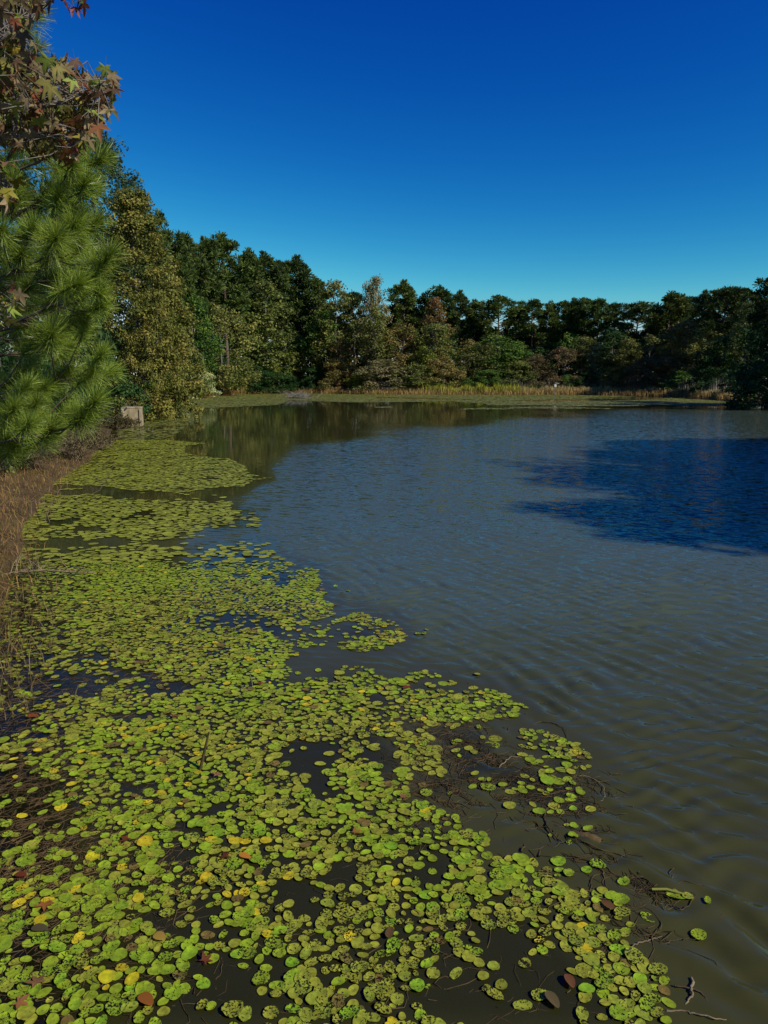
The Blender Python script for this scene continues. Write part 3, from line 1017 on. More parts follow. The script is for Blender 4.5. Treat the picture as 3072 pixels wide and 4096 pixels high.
for k, (x, y, H_, W_, lab) in enumerate([
        (120, 1905, 0.8, 0.9, "brown low shrub on the bank below the pine, left one"),
        (20, 1930, 0.9, 1.0, "brown low shrub at the left edge below the pine"),
        (300, 1800, 1.3, 1.2, "olive brown shrub on the bank behind the twiggy water edge shrub"),
        (380, 1800, 0.8, 0.9, "small grey brown shrub at the water between pine and block"),
        (230, 1830, 1.2, 1.2, "brown leafy shrub under the lowest pine branch")]):
    q = on_plane(x, y)
    twiggy_shrub("shrub", q.x - 0.2, q.y, H_, W_, 34, 2200, [(0.12, 0.095, 0.04), (0.15, 0.10, 0.045), (0.085, 0.085, 0.03)][k % 3], 0.05 + 0.02 * (q.y > 20), lab, 410 + k, (0.2, -0.2))

# ---- concrete block with a coping lip and a hollow on its face
p1, p2 = on_plane(477, 1706), on_plane(556, 1706)
bw = p2.x - p1.x
zt = at_depth(520, 1628, p1.y).z
cb = thing("concrete_block", ((p1.x + p2.x) / 2, p1.y + bw / 2 + 0.05, 0), "weathered tan concrete outlet block at the water edge on the left", "concrete block")
cb.rotation_euler = (0, 0, math.radians(13))


def box_bm(name, dims, off, mat, parent, bev=0.02):
    import bmesh
    bm = bmesh.new()
    bmesh.ops.create_cube(bm, size=1)
    for v in bm.verts:
        v.co = Vector((v.co.x * dims[0] + off[0], v.co.y * dims[1] + off[1], v.co.z * dims[2] + off[2]))
    if bev:
        bmesh.ops.bevel(bm, geom=bm.edges[:], offset=bev, segments=2, affect='EDGES')
    me = bpy.data.meshes.new(name)
    bm.to_mesh(me)
    bm.free()
    me.materials.append(mat)
    return link(name, me, parent)


box_bm("body", (bw, bw, zt + 0.5), (0, 0, (zt - 0.5) / 2 - 0.04), M_CONCRETE, cb, 0.03)
box_bm("coping", (bw * 1.03, bw * 1.03, 0.09), (0, 0, zt - 0.047), M_CONCRETE, cb, 0.02)
box_bm("pilaster", (0.13, 0.1, zt + 0.4), (bw / 2 - 0.06, -bw / 2 - 0.012, (zt - 0.4) / 2 - 0.1), M_CONCRETE, cb, 0.015)

# ---- nest box on the far bank
q = at_depth(2219, 1560, 118)
nb = thing("nest_box", (q.x, 118, gz(q.x, 118)), "small pale nest box on a post among the far reeds", "nest box")
zb = at_depth(2219, 1545, 118).z - gz(q.x, 118)
box_bm("post", (0.10, 0.10, zb + 0.2), (0, 0, zb / 2 - 0.1), M_BARK_GREY, nb, 0.01)
box_bm("box", (0.36, 0.30, 0.55), (0, -0.22, zb + 0.15), M_BOXW, nb, 0.02)
rf = box_bm("roof", (0.62, 0.5, 0.07), (-0.06, -0.22, zb + 0.50), M_BOXW, nb, 0.015)
rf.rotation_euler = (0, math.radians(6), 0)

# ---- grey brush pile on the far bank
g = np.random.default_rng(55)
q = at_depth(1195, 1570, 104)
bp = thing("brush_pile", (q.x, 104, max(gz(q.x, 104), 0)), "grey bleached brush pile at the far water edge", "brush pile")
paths, radii = [], []
for k in range(170):
    a = g.normal(0, 0.9)
    ln = 0.8 + 1.7 * g.random()
    c = np.array([g.normal(0, 0.95), g.normal(0, 0.5), 0.05 + 0.5 * g.random() ** 1.5])
    d = np.array([math.cos(a) * g.choice([-1, 1]), g.normal(0, 0.4), 0.25 + 0.5 * g.random()]) * ln / 2
    paths.append(np.array([c - d * 0.6, c + g.normal(0, .08, 3), c + d]))
    radii.append(np.array([.035, .025, .012]))
V, F = tubes(paths, radii, 4)
V[:, 2] = np.maximum(V[:, 2], -0.03)
o = link("branches", mesh_np("brush_branches", V, F, M_BRUSH), bp)
o['kind'] = 'stuff'

# ------------------------------------------------------------------ grass and reeds (stuff)
def blades(name, base, h, w, col, label, cat, spread=0.35, g=None, seg=2):
    g = g or rng
    n = len(base)
    a = g.random(n) * 6.28
    d = np.stack([np.cos(a), np.sin(a), np.zeros(n)], 1)
    s = np.stack([-np.sin(a), np.cos(a), np.zeros(n)], 1) * (np.asarray(w) / 2)[:, None]
    h = np.asarray(h)[:, None]
    ln = (g.random((n, 1)) * spread + 0.03)
    m = base + np.array([0, 0, 1.0]) * h * 0.6 + d * h * ln * 0.45
    t = base + np.array([0, 0, 1.0]) * h * (1 - 0.35 * ln) + d * h * ln * 1.3
    V = np.stack([base - s, base + s, m + s * .8, m - s * .8, t + s * .15, t - s * .15], 1).reshape(-1, 3)
    b = np.arange(n)[:, None] * 6
    F = np.concatenate([b + np.array([[0, 1, 2, 3]]), b + np.array([[3, 2, 4, 5]])], 0)
    o = link(name, mesh_np(name, V, F, M_GRASS, cols=np.repeat(col, 6, axis=0), floats={'tint': np.repeat(g.random(n), 6)}))
    tag(o, label, cat, kind='stuff')
    return o


def band(n, xs, front, back, g):
    """points on the ground between photo columns xs, front..back metres behind the shore"""
    out = []
    sx = np.array([s.x for s in shore])
    x = g.uniform(xs[0], xs[1], n)
    ys = np.interp(x, [p[0] for p in SHORE_PX[8:]], [s.y for s in shore[8:]])
    Y = ys + g.uniform(front, back, n)
    X = (x - 1536) / FPX * (Y * CP + CAM_H * SP)
    Z = np.maximum(ground_h(X, Y), -0.05)
    return np.stack([X, Y, Z - 0.02], 1)


g = np.random.default_rng(77)
b = band(9000, (960, 3000), -1.5, 3.5, g)
c = np.array([0.30, 0.18, 0.07]) * (0.6 + 0.7 * g.random((9000, 1))) + g.random((9000, 1)) * np.array([0.08, 0.06, 0.01])
blades("brown_sedge", b, 0.45 + 0.6 * g.random(9000), 0.05 + 0.05 * g.random(9000), c, "low reddish brown sedge along the far waterline", "sedge", g=g)
b = band(9000, (1700, 2960), 0.8, 6, g)
b = b[(g.random(9000) < 0.35 + 0.65 * vnoise(b[:, 0] * 0.4, b[:, 1] * 0.2))]
n = len(b)
c = np.array([0.48, 0.37, 0.16]) * (0.5 + 0.7 * g.random((n, 1)))
blades("dry_grass", b, (0.55 + 0.65 * g.random(n)) * (0.6 + 0.6 * vnoise(b[:, 0] * 0.9, b[:, 1] * 0)), 0.05 + 0.05 * g.random(n), c, "golden dry grass band along the right far shore", "grass", g=g)
b = band(2400, (1980, 2920), 6, 11, g)
c = np.array([0.30, 0.26, 0.21]) * (0.6 + 0.7 * g.random((2400, 1)))
blades("pale_reeds", b, 1.6 + 1.1 * g.random(2400), 0.035 + 0.03 * g.random(2400), c, "tall pale grey reeds behind the far golden grass", "reeds", 0.12, g=g)
b = band(9000, (1680, 2300), 0.5, 5.5, g)
b = b[g.random(9000) < np.exp(-((b[:, 0] - 15.5) / 6.5) ** 2) * (0.35 + 0.9 * vnoise(b[:, 0] * 0.8, b[:, 1] * 0.5))]
n = len(b)
c = np.array([0.38, 0.38, 0.04]) * (0.5 + 0.7 * g.random((n, 1)))
blades("yellow_grass", b, (0.7 + 0.9 * g.random(n)) * (0.6 + 0.7 * vnoise(b[:, 0] * 1.3, b[:, 1] * 0)), 0.07 + 0.05 * g.random(n), c, "bright yellow green grass patch in the middle of the far shore", "grass", 0.3, g=g)
b = band(6500, (590, 990), -0.6, 3.0, g)
c = np.array([0.30, 0.16, 0.06]) * (0.55 + 0.7 * g.random((6500, 1)))
blades("tan_grass", b, 0.35 + 0.55 * g.random(6500), 0.03 + 0.03 * g.random(6500), c, "orange tan dry grass on the left bank beyond the concrete block", "grass", 0.7, g=g)
b = band(700, (950, 1010), 0.0, 3.0, g)
c = np.array([0.30, 0.27, 0.07]) * (0.6 + 0.6 * g.random((700, 1)))
blades("reed_tuft", b, 0.9 + 0.7 * g.random(700), 0.04 + 0.03 * g.random(700), c, "upright yellowish reed tuft left of the dark green bushes", "reeds", 0.2, g=g)


# near left bank grass
def near_band(n, poly, g, zlo=-1.0):
    xs = [p[0] for p in poly]
    ys = [p[1] for p in poly]
    x, y = g.uniform(min(xs), max(xs), 6 * n), g.uniform(min(ys), max(ys), 6 * n)
    # even over the ground, not over the picture
    P0 = np.array([list(on_plane(a, b2)) for a, b2 in zip(x, y)])
    w = (P0[:, 1] / P0[:, 1].max()) ** 2
    k = in_poly(x, y, poly) & (g.random(len(x)) < np.maximum(w, 0.05))
    P0 = P0[k][:n]
    P0[:, 2] = np.maximum(ground_h(P0[:, 0], P0[:, 1]), zlo)
    return P0


g = np.random.default_rng(78)
b = near_band(16000, [(-420, 1830), (130, 1810), (330, 1800), (380, 1820), (330, 1880), (250, 1950), (120, 2100), (95, 2230), (60, 2380), (10, 2560), (-100, 2780), (-500, 2780)], g, -0.02)
n = len(b)
b[:, :2] += g.normal(0, 0.16, (n, 2))
b[:, 2] = np.maximum(ground_h(b[:, 0], b[:, 1]), -0.02)
c = np.array([0.40, 0.215, 0.078]) * (0.3 + 1.0 * g.random((n, 1)) ** 1.4) + (g.random((n, 1)) < .25) * np.array([0.0, 0.09, 0.0])
blades("bank_grass", b, 0.05 + 0.20 * g.random(n) ** 1.5, 0.004 + 0.005 * g.random(n), c, "reddish tan dry grass on the near left bank", "grass", 2.3, g=g)
b = near_band(800, [(-60, 2230), (120, 2180), (240, 2330), (210, 2600), (130, 2860), (-80, 3000)], g, -0.03)
n = len(b)
c = np.array([0.17, 0.12, 0.05]) * (0.5 + 0.9 * g.random((n, 1)))
blades("dead_stalks", b, 0.08 + 0.22 * g.random(n), 0.004 + 0.004 * g.random(n), c, "thin dead stalks standing in the shallow water by the left bank", "stalks", 2.0, g=g)

# ------------------------------------------------------------------ lily pads
CLASSES = {  # colour -> rgb
    'green': (0.185, 0.268, 0.015), 'olive': (0.222, 0.248, 0.024), 'bright': (0.195, 0.310, 0.015), 'yellow': (0.43, 0.375, 0.014), 'tan': (0.15, 0.115, 0.025)}
PX_A, PX_B = 0.0285, 0.03     # half axes of a mean pad


def scatter(area_xy, dmin, n_try, g, accept):
    """dart throwing in the ground rectangle; accept(X,Y)->prob"""
    x0, x1, y0, y1 = area_xy
    X, Y = g.uniform(x0, x1, n_try), g.uniform(y0, y1, n_try)
    pr = accept(X, Y)
    k = pr > 0.01
    X, Y, pr = X[k], Y[k], pr[k]
    cell = dmin
    grid = {}
    keep = []
    for q in range(len(X)):
        cx, cy = int(X[q] // cell), int(Y[q] // cell)
        ok = True
        for ax in (cx - 1, cx, cx + 1):
            for ay in (cy - 1, cy, cy + 1):
                for w in grid.get((ax, ay), ()):
                    if (X[w] - X[q]) ** 2 + (Y[w] - Y[q]) ** 2 < dmin * dmin:
                        ok = False
                        break
                if not ok:
                    break
            if not ok:
                break
        if ok:
            grid.setdefault((cx, cy), []).append(q)
            keep.append(q)
    keep = np.array(keep)
    keep = keep[g.random(len(keep)) < np.clip(pr[keep] * 1.2, 0, 1)]     # then thin
    return X[keep], Y[keep]


def pad_prob(X, Y):
    u, v = to_px(X, Y)
    inside = in_poly(u, v, MAT_D) | in_poly(u, v, MAT_C) | in_poly(u, v, MAT_B)
    nz = fbm(X * 1.6 + 31, Y * 1.6 + 17)
    pr = np.where(inside, sstep(0.22, 0.40, nz) * 0.84 + 0.14, 0)
    chan = in_poly(u, v, [(80, 1985), (300, 1950), (560, 1965), (900, 1985), (980, 2050), (900, 2110), (760, 2190), (500, 2200), (60, 2215)])
    pr = np.where(chan & ~inside, 0.9 * sstep(0.50, 0.62, nz) + 0.03, pr)
    pr = np.where(in_poly(u, v, CLUSTER), 0.60, pr)
    pr = np.maximum(pr, np.where(in_poly(u, v, WEEDY), 0.16, 0))
    for cx, cy, rx, ry in GAPS:
        d = ((u - cx) / (rx * 0.82)) ** 2 + ((v - cy) / (ry * 0.82)) ** 2
        pr = pr * (0.12 + 0.88 * sstep(0.45, 1.5, d + (nz - 0.5) * 1.2))
    # thinner toward the left bank
    left = sstep(-60, 640, u + 260 * (nz - 0.5))
    pr = pr * np.where((v > 2150) & (v < 3500), 0.34 + 0.66 * left, np.where(v >= 3500, 0.75 + 0.25 * left, 1.0))
    # thinner where the blue gap opens
    pr = pr * np.where((v > 2130) & (v < 2280) & (u > 680) & (u < 1100), 0.45, 1.0)
    return pr


g = np.random.default_rng(91)
Xn, Yn = scatter((-5.5, 4.2, 2.1, 9.5), 0.0370, 170000, g, pad_prob)
LX = [on_plane(x, y) for x, y in LONE]
Xn = np.concatenate([Xn, [p.x for p in LX]])
Yn = np.concatenate([Yn, [p.y for p in LX]])
N = len(Xn)
u, v = to_px(Xn, Yn)
sz = np.clip(g.normal(1.02, 0.25, N), 0.52, 1.65)
elong = g.uniform(0.58, 0.98, N)
rot = g.random(N) * 6.28
patch = fbm(Xn * 1.1 + 70, Yn * 1.1 + 8)
cls = np.empty(N, object)
for q in range(N):
    r = g.random()
    yl = 0.02 + 0.045 * (u[q] < 1100) * (v[q] > 2900)
    cls[q] = 'yellow' if r < yl else 'tan' if r < yl + 0.025 else 'olive' if r < 0.25 + 0.55 * (patch[q] > 0.5) else 'bright' if r > 0.88 else 'green'
dm = np.clip(0.1 + g.beta(1.2, 1.2, N) * 0.85 + (patch - 0.45) * 0.6, 0, 1)
dmg_class = np.where(dm < 0.32, 0, np.where(dm < 0.64, 1, 2))


def pad_outline(nseg, a, b, bite, gg):
    t = np.arange(nseg) * 2 * math.pi / nseg
    x, y = a * np.cos(t), b * np.sin(t)
    f = 1 + 0.035 * np.sin(3 * t + gg.random() * 6) + 0.02 * np.sin(5 * t + gg.random() * 6)
    if bite:
        c = gg.random() * 6.28
        f = f * (1 - 0.42 * np.exp(-((np.angle(np.exp(1j * (t - c)))) / 0.33) ** 2))
        f = f * (1 - 0.18 * np.exp(-((np.angle(np.exp(1j * (t - c - 2.2)))) / 0.2) ** 2))
    return x * f, y * f


_pm = {}


def pad_mesh(shape, bite, colour, dmgc):
    key = (shape, bite, colour, dmgc)
    if key in _pm:
        return _pm[key]
    gg = np.random.default_rng(abs(hash((shape, bite, dmgc * 7 + len(colour)))) % 9999)
    b = {'round': 0.92, 'oval': 0.74, 'long': 0.60}[shape] * PX_A
    ns = 22
    x, y = pad_outline(ns, PX_A, b, bite, gg)
    wav = gg.uniform(0.0004, 0.0024) * np.sin(2 * np.arange(ns) * 2 * math.pi / ns + gg.random() * 6) + 0.0009 * gg.normal(size=ns)
    rim = np.stack([x, y, 0.003 + wav], 1)
    mid = np.stack([x * .55, y * .55, np.full(ns, 0.0012)], 1)
    V = np.concatenate([rim, mid, [[0, 0, -0.0006]], rim - np.array([0, 0, 0.0008]), rim])
    F = [[i, (i + 1) % ns, ns + (i + 1) % ns] for i in range(ns)] + [[i, ns + (i + 1) % ns, ns + i] for i in range(ns)] + \
        [[ns + i, ns + (i + 1) % ns, 2 * ns] for i in range(ns)]
    o = 2 * ns + 1
    F += [[o + ns + i, o + i, o + (i + 1) % ns] for i in range(ns)] + [[o + ns + i, o + (i + 1) % ns, o + ns + (i + 1) % ns] for i in range(ns)]
    col = np.tile(np.array(CLASSES[colour]), (len(V), 1))
    d = {0: 0.33, 1: 0.62, 2: 0.88}[dmgc]
    if colour == 'yellow':
        col[:ns] = np.array((0.36, 0.27, 0.012))
        d = 0.35
    me = mesh_np("lily_pad", V, F, M_PAD, True, cols=col, floats={'dmg': np.full(len(V), d)})
    _pm[key] = me
    return me


# the 300 that show largest
vis = (u > -30) & (u < 3102) & (v < 4120) & (v > 1600)
area = sz * sz * elong / (Xn ** 2 + Yn ** 2 + CAM_H ** 2) ** 1.5 * vis
lone_idx = np.arange(N - len(LX), N)
order = np.argsort(-area)
near = list(lone_idx) + [q for q in order if q < N - len(LX)][:300 - len(lone_idx)]
near_set = set(near)
tilt = np.clip(g.normal(0, 0.04, (N, 2)), -0.11, 0.11)
lift = g.random(N) * 0.007 + 0.002
info = []
for q in near:
    shape = 'round' if elong[q] > 0.84 else 'oval' if elong[q] > 0.68 else 'long'
    bite = g.random() < 0.13
    o = link("lily_pad", pad_mesh(shape, bite, cls[q], int(dmg_class[q])), None, (Xn[q], Yn[q], lift[q]))
    o.rotation_euler = (tilt[q, 0], tilt[q, 1], rot[q])
    o.scale = (sz[q],) * 3
    look = {'round': 'round', 'oval': 'oval', 'long': 'long-oval'}[shape]
    colw = {'green': 'green', 'olive': 'olive-green', 'bright': 'bright-green', 'yellow': 'yellow', 'tan': 'brownish'}[cls[q]]
    dw = '' if cls[q] == 'yellow' else {0: ' smooth', 1: ' speckled', 2: ' hole-peppered'}[int(dmg_class[q])]
    torn = ' torn-edged' if bite else ''
    if q in lone_idx:
        zone = 'out by the open water'
    else:
        cx = ['left-edge', 'left', 'middle', 'right'][int(np.clip(u[q] // 700, 0, 3))]
        cy = 'bottom' if v[q] > 3800 else 'lower' if v[q] > 3500 else 'upper'
        zone = 'in the %s %s mat' % (cy, cx)
    info.append((o, "%s%s%s %s lily pad" % (colw, dw, torn, look), zone, u[q]))
sets = {}
for it in info:
    sets.setdefault((it[1], it[2]), []).append(it)
for (look, zone), its in sets.items():
    its.sort(key=lambda t: t[3])
    m = len(its)
    for k, it in enumerate(its):
        lab = "%s %s" % (look, zone)
        if m == 2:
            lab += ", %s of two" % ('left' if k == 0 else 'right')
        elif m > 2:
            lab += ", %s from left" % ordinal(k)
        tag(it[0], lab, "lily pad", "lily pads of the near mat")


def pads_joined(name, X, Y, a, el, rt, tl, lf, cols, dmg, ns, gg, label):
    n = len(X)
    t = np.arange(ns) * 2 * math.pi / ns
    ph = gg.random((n, 1)) * 6.28
    f = 1 + 0.05 * np.sin(3 * t + ph) + 0.03 * np.sin(5 * t + ph * 2)
    lx = np.cos(t)[None] * a[:, None] * f
    ly = np.sin(t)[None] * (a * el)[:, None] * f
    lz = lx * tl[:, :1] + ly * tl[:, 1:] + 0.002
    cx = lx * np.cos(rt)[:, None] - ly * np.sin(rt)[:, None] + X[:, None]
    cy = lx * np.sin(rt)[:, None] + ly * np.cos(rt)[:, None] + Y[:, None]
    rim = np.stack([cx, cy, lz + lf[:, None]], -1)
    if ns > 6:
        ctr = np.stack([X, Y, lf - 0.001], 1)[:, None, :]
        V = np.concatenate([rim, ctr], 1).reshape(-1, 3)
        i = np.arange(ns)
        tri = np.stack([i, (i + 1) % ns, np.full(ns, ns)], 1)
        F = (np.arange(n)[:, None, None] * (ns + 1) + tri[None]).reshape(-1, 3)
        k = ns + 1
    else:
        V = rim.reshape(-1, 3)
        F = np.arange(n * ns).reshape(n, ns)
        k = ns
    o = link(name, mesh_np(name, V, F, M_PAD, ns > 6, cols=np.repeat(cols, k, axis=0), floats={'dmg': np.repeat(dmg, k)}))
    tag(o, label, "lily pads", kind='stuff')
    return o


rest = np.array([q for q in range(N) if q not in near_set])
cols = np.array([CLASSES[c] for c in cls]) * (0.8 + 0.4 * g.random((N, 1)))
pads_joined("lily_pad_mat", Xn[rest], Yn[rest], sz[rest] * PX_A, elong[rest], rot[rest], tilt[rest], lift[rest], cols[rest], dm[rest], 14, g,
            "dense mat of floating green lily pads along the left bank")
# farther pads
g = np.random.default_rng(92)
Xf, Yf = scatter((-13, 1.5, 9.5, 30), 0.088, 140000, g, pad_prob)
n = len(Xf)
c = np.array(CLASSES['olive']) * (0.7 + 0.5 * g.random((n, 1)))
pads_joined("far_lily_pads", Xf, Yf, g.uniform(0.05, 0.085, n), g.uniform(0.6, 1, n), g.random(n) * 6.28, g.normal(0, .03, (n, 2)), 0.004 + g.random(n) * .012, c,
            np.full(n, 0.45), 8, g, "smaller looking lily pads of the mat towards the concrete block")


def far_prob(X, Y):
    u, v = to_px(X, Y)
    nz = fbm(X * 0.5 + 3, Y * 0.16 + 6)
    ins = in_poly(u, v, SHORE_STRIP)
    pr = np.where(ins, 0.85, 0)
    for s in STREAKS:
        pr = np.where(in_poly(u, v, s), 0.02, pr)
    for x, y, w, h in THIN:
        x, y, w, h = 1500 + x / 1.0554, 1500 + y / 1.0554, w / 1.0554, h / 1.0554
        pr = np.where((u > x) & (u < x + w) & (np.abs(v - y - 8 * (vnoise(X * .3, Y * 0) - .5)) < h * nz), 0.6, pr)
    # patches beside the block
    blk = in_poly(u, v, [(470, 1715), (560, 1640), (680, 1648), (760, 1690), (700, 1740), (640, 1760), (480, 1770)])
    pr = np.where(blk & (nz > 0.46), 0.7, pr)
    return pr


NT = 420000
Y = np.sqrt(30 ** 2 + (152 ** 2 - 30 ** 2) * g.random(NT))
X = (g.uniform(350, 3100, NT) - 1536) / FPX * (Y * CP + CAM_H * SP)
k = g.random(NT) < far_prob(X, Y) * 0.85
X, Y = X[k], Y[k]
n = len(X)
c = np.array((0.185, 0.200, 0.045)) * (0.65 + 0.6 * g.random((n, 1)))
pads_joined("distant_lily_pads", X, Y, g.uniform(0.09, 0.16, n) * (0.6 + Y / 110), g.uniform(0.6, 1, n), g.random(n) * 6.28, g.normal(0, .02, (n, 2)), 0.005 + g.random(n) * .02, c,
            np.full(n, 0.35), 5, g, "distant belt of lily pads along the far and left shore")

# ------------------------------------------------------------------ water weeds, twigs, fallen leaves, log
g = np.random.default_rng(93)
paths, radii = [], []


def weed_path(X, Y, ln, z0, z1, k=8, curl=0.8):
    a = g.random() * 6.28
    pts = [[X, Y]]
    for s in range(k - 1):
        a += g.normal(0, curl)
        pts.append([pts[-1][0] + math.cos(a) * ln / (k - 1), pts[-1][1] + math.sin(a) * ln / (k - 1)])
    z = np.interp(np.arange(k), [0, k // 2, k - 1], [g.uniform(z0, z1) for _ in range(3)])
    return np.column_stack([np.array(pts), z])


EDGE_WEED = zc(1900, 3200, 1.4155, [(600, 250), (900, 340), (1020, 480), (1060, 700), (1000, 820), (850, 800), (880, 600), (700, 480)])
cnt = 0
while cnt < 7000:
    x, y = (g.uniform(1580, 2420), g.uniform(2860, 3300)) if cnt % 4 == 0 else (g.uniform(-100, 800), g.uniform(2450, 3900)) if cnt % 4 == 1 else (g.uniform(-100, 2700), g.uniform(2350, 4150))
    inw = bool(in_poly([x], [y], WEEDY)[0])
    inm = bool(in_poly([x], [y], MAT_D)[0])
    ine = bool(in_poly([x], [y], EDGE_WEED)[0])
    leftw = inm and x < 800 - (y - 2300) * 0.15
    if not (ine or (inw and cnt < 3800) or (inm and g.random() < (0.9 if leftw else 0.2))):
        continue
    q = on_plane(x, y)
    paths.append(weed_path(q.x, q.y, g.uniform(0.12, 0.5), -0.010 if ine else -0.016 if inw else -0.03, 0.007 if inw else 0.006))
    radii.append(np.full(8, g.uniform(0.0009, 0.0026)))
    cnt += 1
V, F = tubes(paths, radii, 4)
o = link("weed_tangle", mesh_np("weed_tangle", V, F, M_WEED, True))
tag(o, "tangle of brown weed stems lying in the water between the pads", "water weed", kind='stuff')
paths, radii = [], []
LXY = [(x, y) for x, y in zip(g.uniform(-120, 760, 8000), g.uniform(2330, 3700, 8000)) if g.random() < 1.15 - (x + 120) / 800]
LQ = np.array([list(on_plane(x, y)) for x, y in LXY])
LQ = LQ[in_poly(LQ[:, 0], LQ[:, 1], POND)][:3200]
for q in [Vector(p_) for p_ in LQ]:
    paths.append(weed_path(q.x, q.y, g.uniform(0.08, 0.40), -0.014, 0.006, curl=0.45))
    radii.append(np.full(8, g.uniform(0.0008, 0.0022)))
V, F = tubes(paths, radii, 4)
o = link("sunken_litter", mesh_np("sunken_litter", V, F, M_LITTER, True))
tag(o, "brown dead stems and litter just under the water by the left bank", "litter", kind='stuff')
# single stems that show by the open water (photo pixels)
STEMS = [
    (zc(1900, 3200, 1.4155, [(600, 240), (720, 290), (830, 310), (900, 345), (935, 380), (930, 430)]), .004, "long brown weed stem below the submerged log"),
    (zc(1900, 3200, 1.4155, [(660, 350), (740, 380), (800, 430), (900, 440), (960, 440), (1020, 495)]), .004, "brown weed stem reaching right toward the floating stalk"),
    (zc(1900, 3200, 1.4155, [(700, 390), (735, 430), (720, 480), (790, 540), (860, 590), (930, 600), (1000, 630), (1055, 700), (1050, 750)]), .0045, "curved brown weed stem sweeping down the pad edge"),
    (zc(1900, 3200, 1.4155, [(870, 850), (930, 820), (1000, 790), (1060, 770)]), .0035, "straight tan weed stem ending in open water by the pad edge"),
    (zc(1900, 3200, 1.4155, [(950, 800), (1050, 815), (1120, 800), (1220, 790)]), .003, "thin brown stem leading to the lone olive pad"),
    (zc(1900, 3200, 1.4155, [(1160, 620), (1120, 590), (1090, 555)]), .003, "short forked stem under the floating green stalk"),
    (zc(1900, 3200, 1.4155, [(1160, 620), (1210, 600), (1245, 560), (1240, 525)]), .003, "curved stem joining the floating green stalk from below"),
    (zc(1900, 3200, 1.4155, [(1230, 1005), (1220, 1070), (1225, 1120), (1190, 1160)]), .0065, "upright tan root stub at the bottom right"),
    (zc(1900, 3200, 1.4155, [(1120, 1060), (1200, 1075), (1290, 1095), (1340, 1160), (1420, 1240)]), .004, "dark stem running to the bottom right corner"),
    (zc(1900, 3200, 1.4155, [(1090, 1195), (1180, 1190), (1260, 1220), (1340, 1245), (1430, 1250)]), .004, "tan stem along the bottom right edge"),
    (zc(1900, 3200, 1.4155, [(400, 60), (390, 120), (420, 180), (500, 250), (560, 320), (590, 390)]), .005, "brown root dangling left of the submerged log"),
    (zc(1900, 3200, 1.4155, [(260, 300), (280, 270), (272, 235)]), .005, "dark stub rising from the water left of the log"),
    (zc(1900, 3200, 1.4155, [(365, 330), (370, 270), (440, 270), (500, 250)]), .004, "bent brown root above the pad edge"),
    (zc(1500, 2500, 1.508, [(935, 605), (1000, 580), (1090, 600), (1150, 640), (1168, 710)]), .0035, "arching thin stem above the small pad cluster"),
    (zc(1500, 2500, 1.508, [(1240, 900), (1320, 930), (1385, 990), (1380, 1060), (1355, 1068)]), .0035, "arching tan stem right of the small pad cluster"),
    (zc(1500, 2500, 1.508, [(220, 975), (300, 950), (380, 945), (440, 985), (465, 1040), (440, 1080)]), .004, "looping brown stem in the weed gap"),
    (zc(1500, 2500, 1.508, [(720, 880), (780, 840), (820, 800), (890, 800)]), .004, "pale tan stem across the weed bed"),
]
for pts, r, lab in STEMS:
    w = np.array([list(on_plane(x, y)) for x, y in pts])
    k = len(w)
    tt = np.linspace(0, k - 1, 4 * k)
    sm = np.column_stack([np.interp(tt, np.arange(k), w[:, c]) for c in range(3)])
    ker = np.array([.25, .5, .25])
    for c in range(2):
        e = np.pad(sm[:, c], 1, mode='edge')
        sm[:, c] = np.convolve(e, ker, 'valid') + g.normal(0, 0.003, len(sm))
    sm[:, 2] = 0.004 + 0.006 * np.sin(np.linspace(0, 5, len(sm)) + g.random() * 6)
    sm -= w[0]
    V, F = tubes([sm], [np.linspace(r, r * 0.5, len(sm))], 6)
    o = link("weed_stem", mesh_np("weed_stem", V, F, M_WEED if 'tan' not in lab else M_TWIG, True), None, Vector(w[0]))
    tag(o, lab, "weed stem", "single weed stems by the open water")
# floating green stalk
w = np.array([list(on_plane(x, y)) for x, y in zc(1900, 3200, 1.4155, [(1000, 518), (1085, 518), (1150, 535), (1225, 550)])])
w[:, 2] = [0.012, 0.012, 0.010, 0.006]
V, F = tubes([w - w[0]], [np.array([.006, .0065, .006, .004])], 6)
o = link("pad_stalk", mesh_np("pad_stalk", V, F, M_GRASS, True, cols=np.tile([0.30, 0.30, 0.06], (len(V), 1)), floats={'tint': np.full(len(V), .5)}), None, Vector(w[0]))
tag(o, "floating pale green stalk in open water at the right", "stalk")
# submerged log
q0, q1 = on_plane(*zc(1900, 3200, 1.4155, [(545, 175)])[0]), on_plane(*zc(1900, 3200, 1.4155, [(715, 240)])[0])
w = np.linspace(np.array(q0), np.array(q1), 6)
w[:, 2] = [-0.035, -0.028, -0.02, -0.012, -0.006, -0.004]
V, F = tubes([w - w[0]], [np.array([.024, .03, .032, .031, .030, .020])], 10)
nv = len(V)
V += np.random.default_rng(3).normal(0, 0.0016, V.shape)
o = link("sunken_log", mesh_np("sunken_log", V, F, M_LOG, True), None, Vector(w[0]))
tag(o, "short tan log half sunk in the water beside the pad edge", "log")

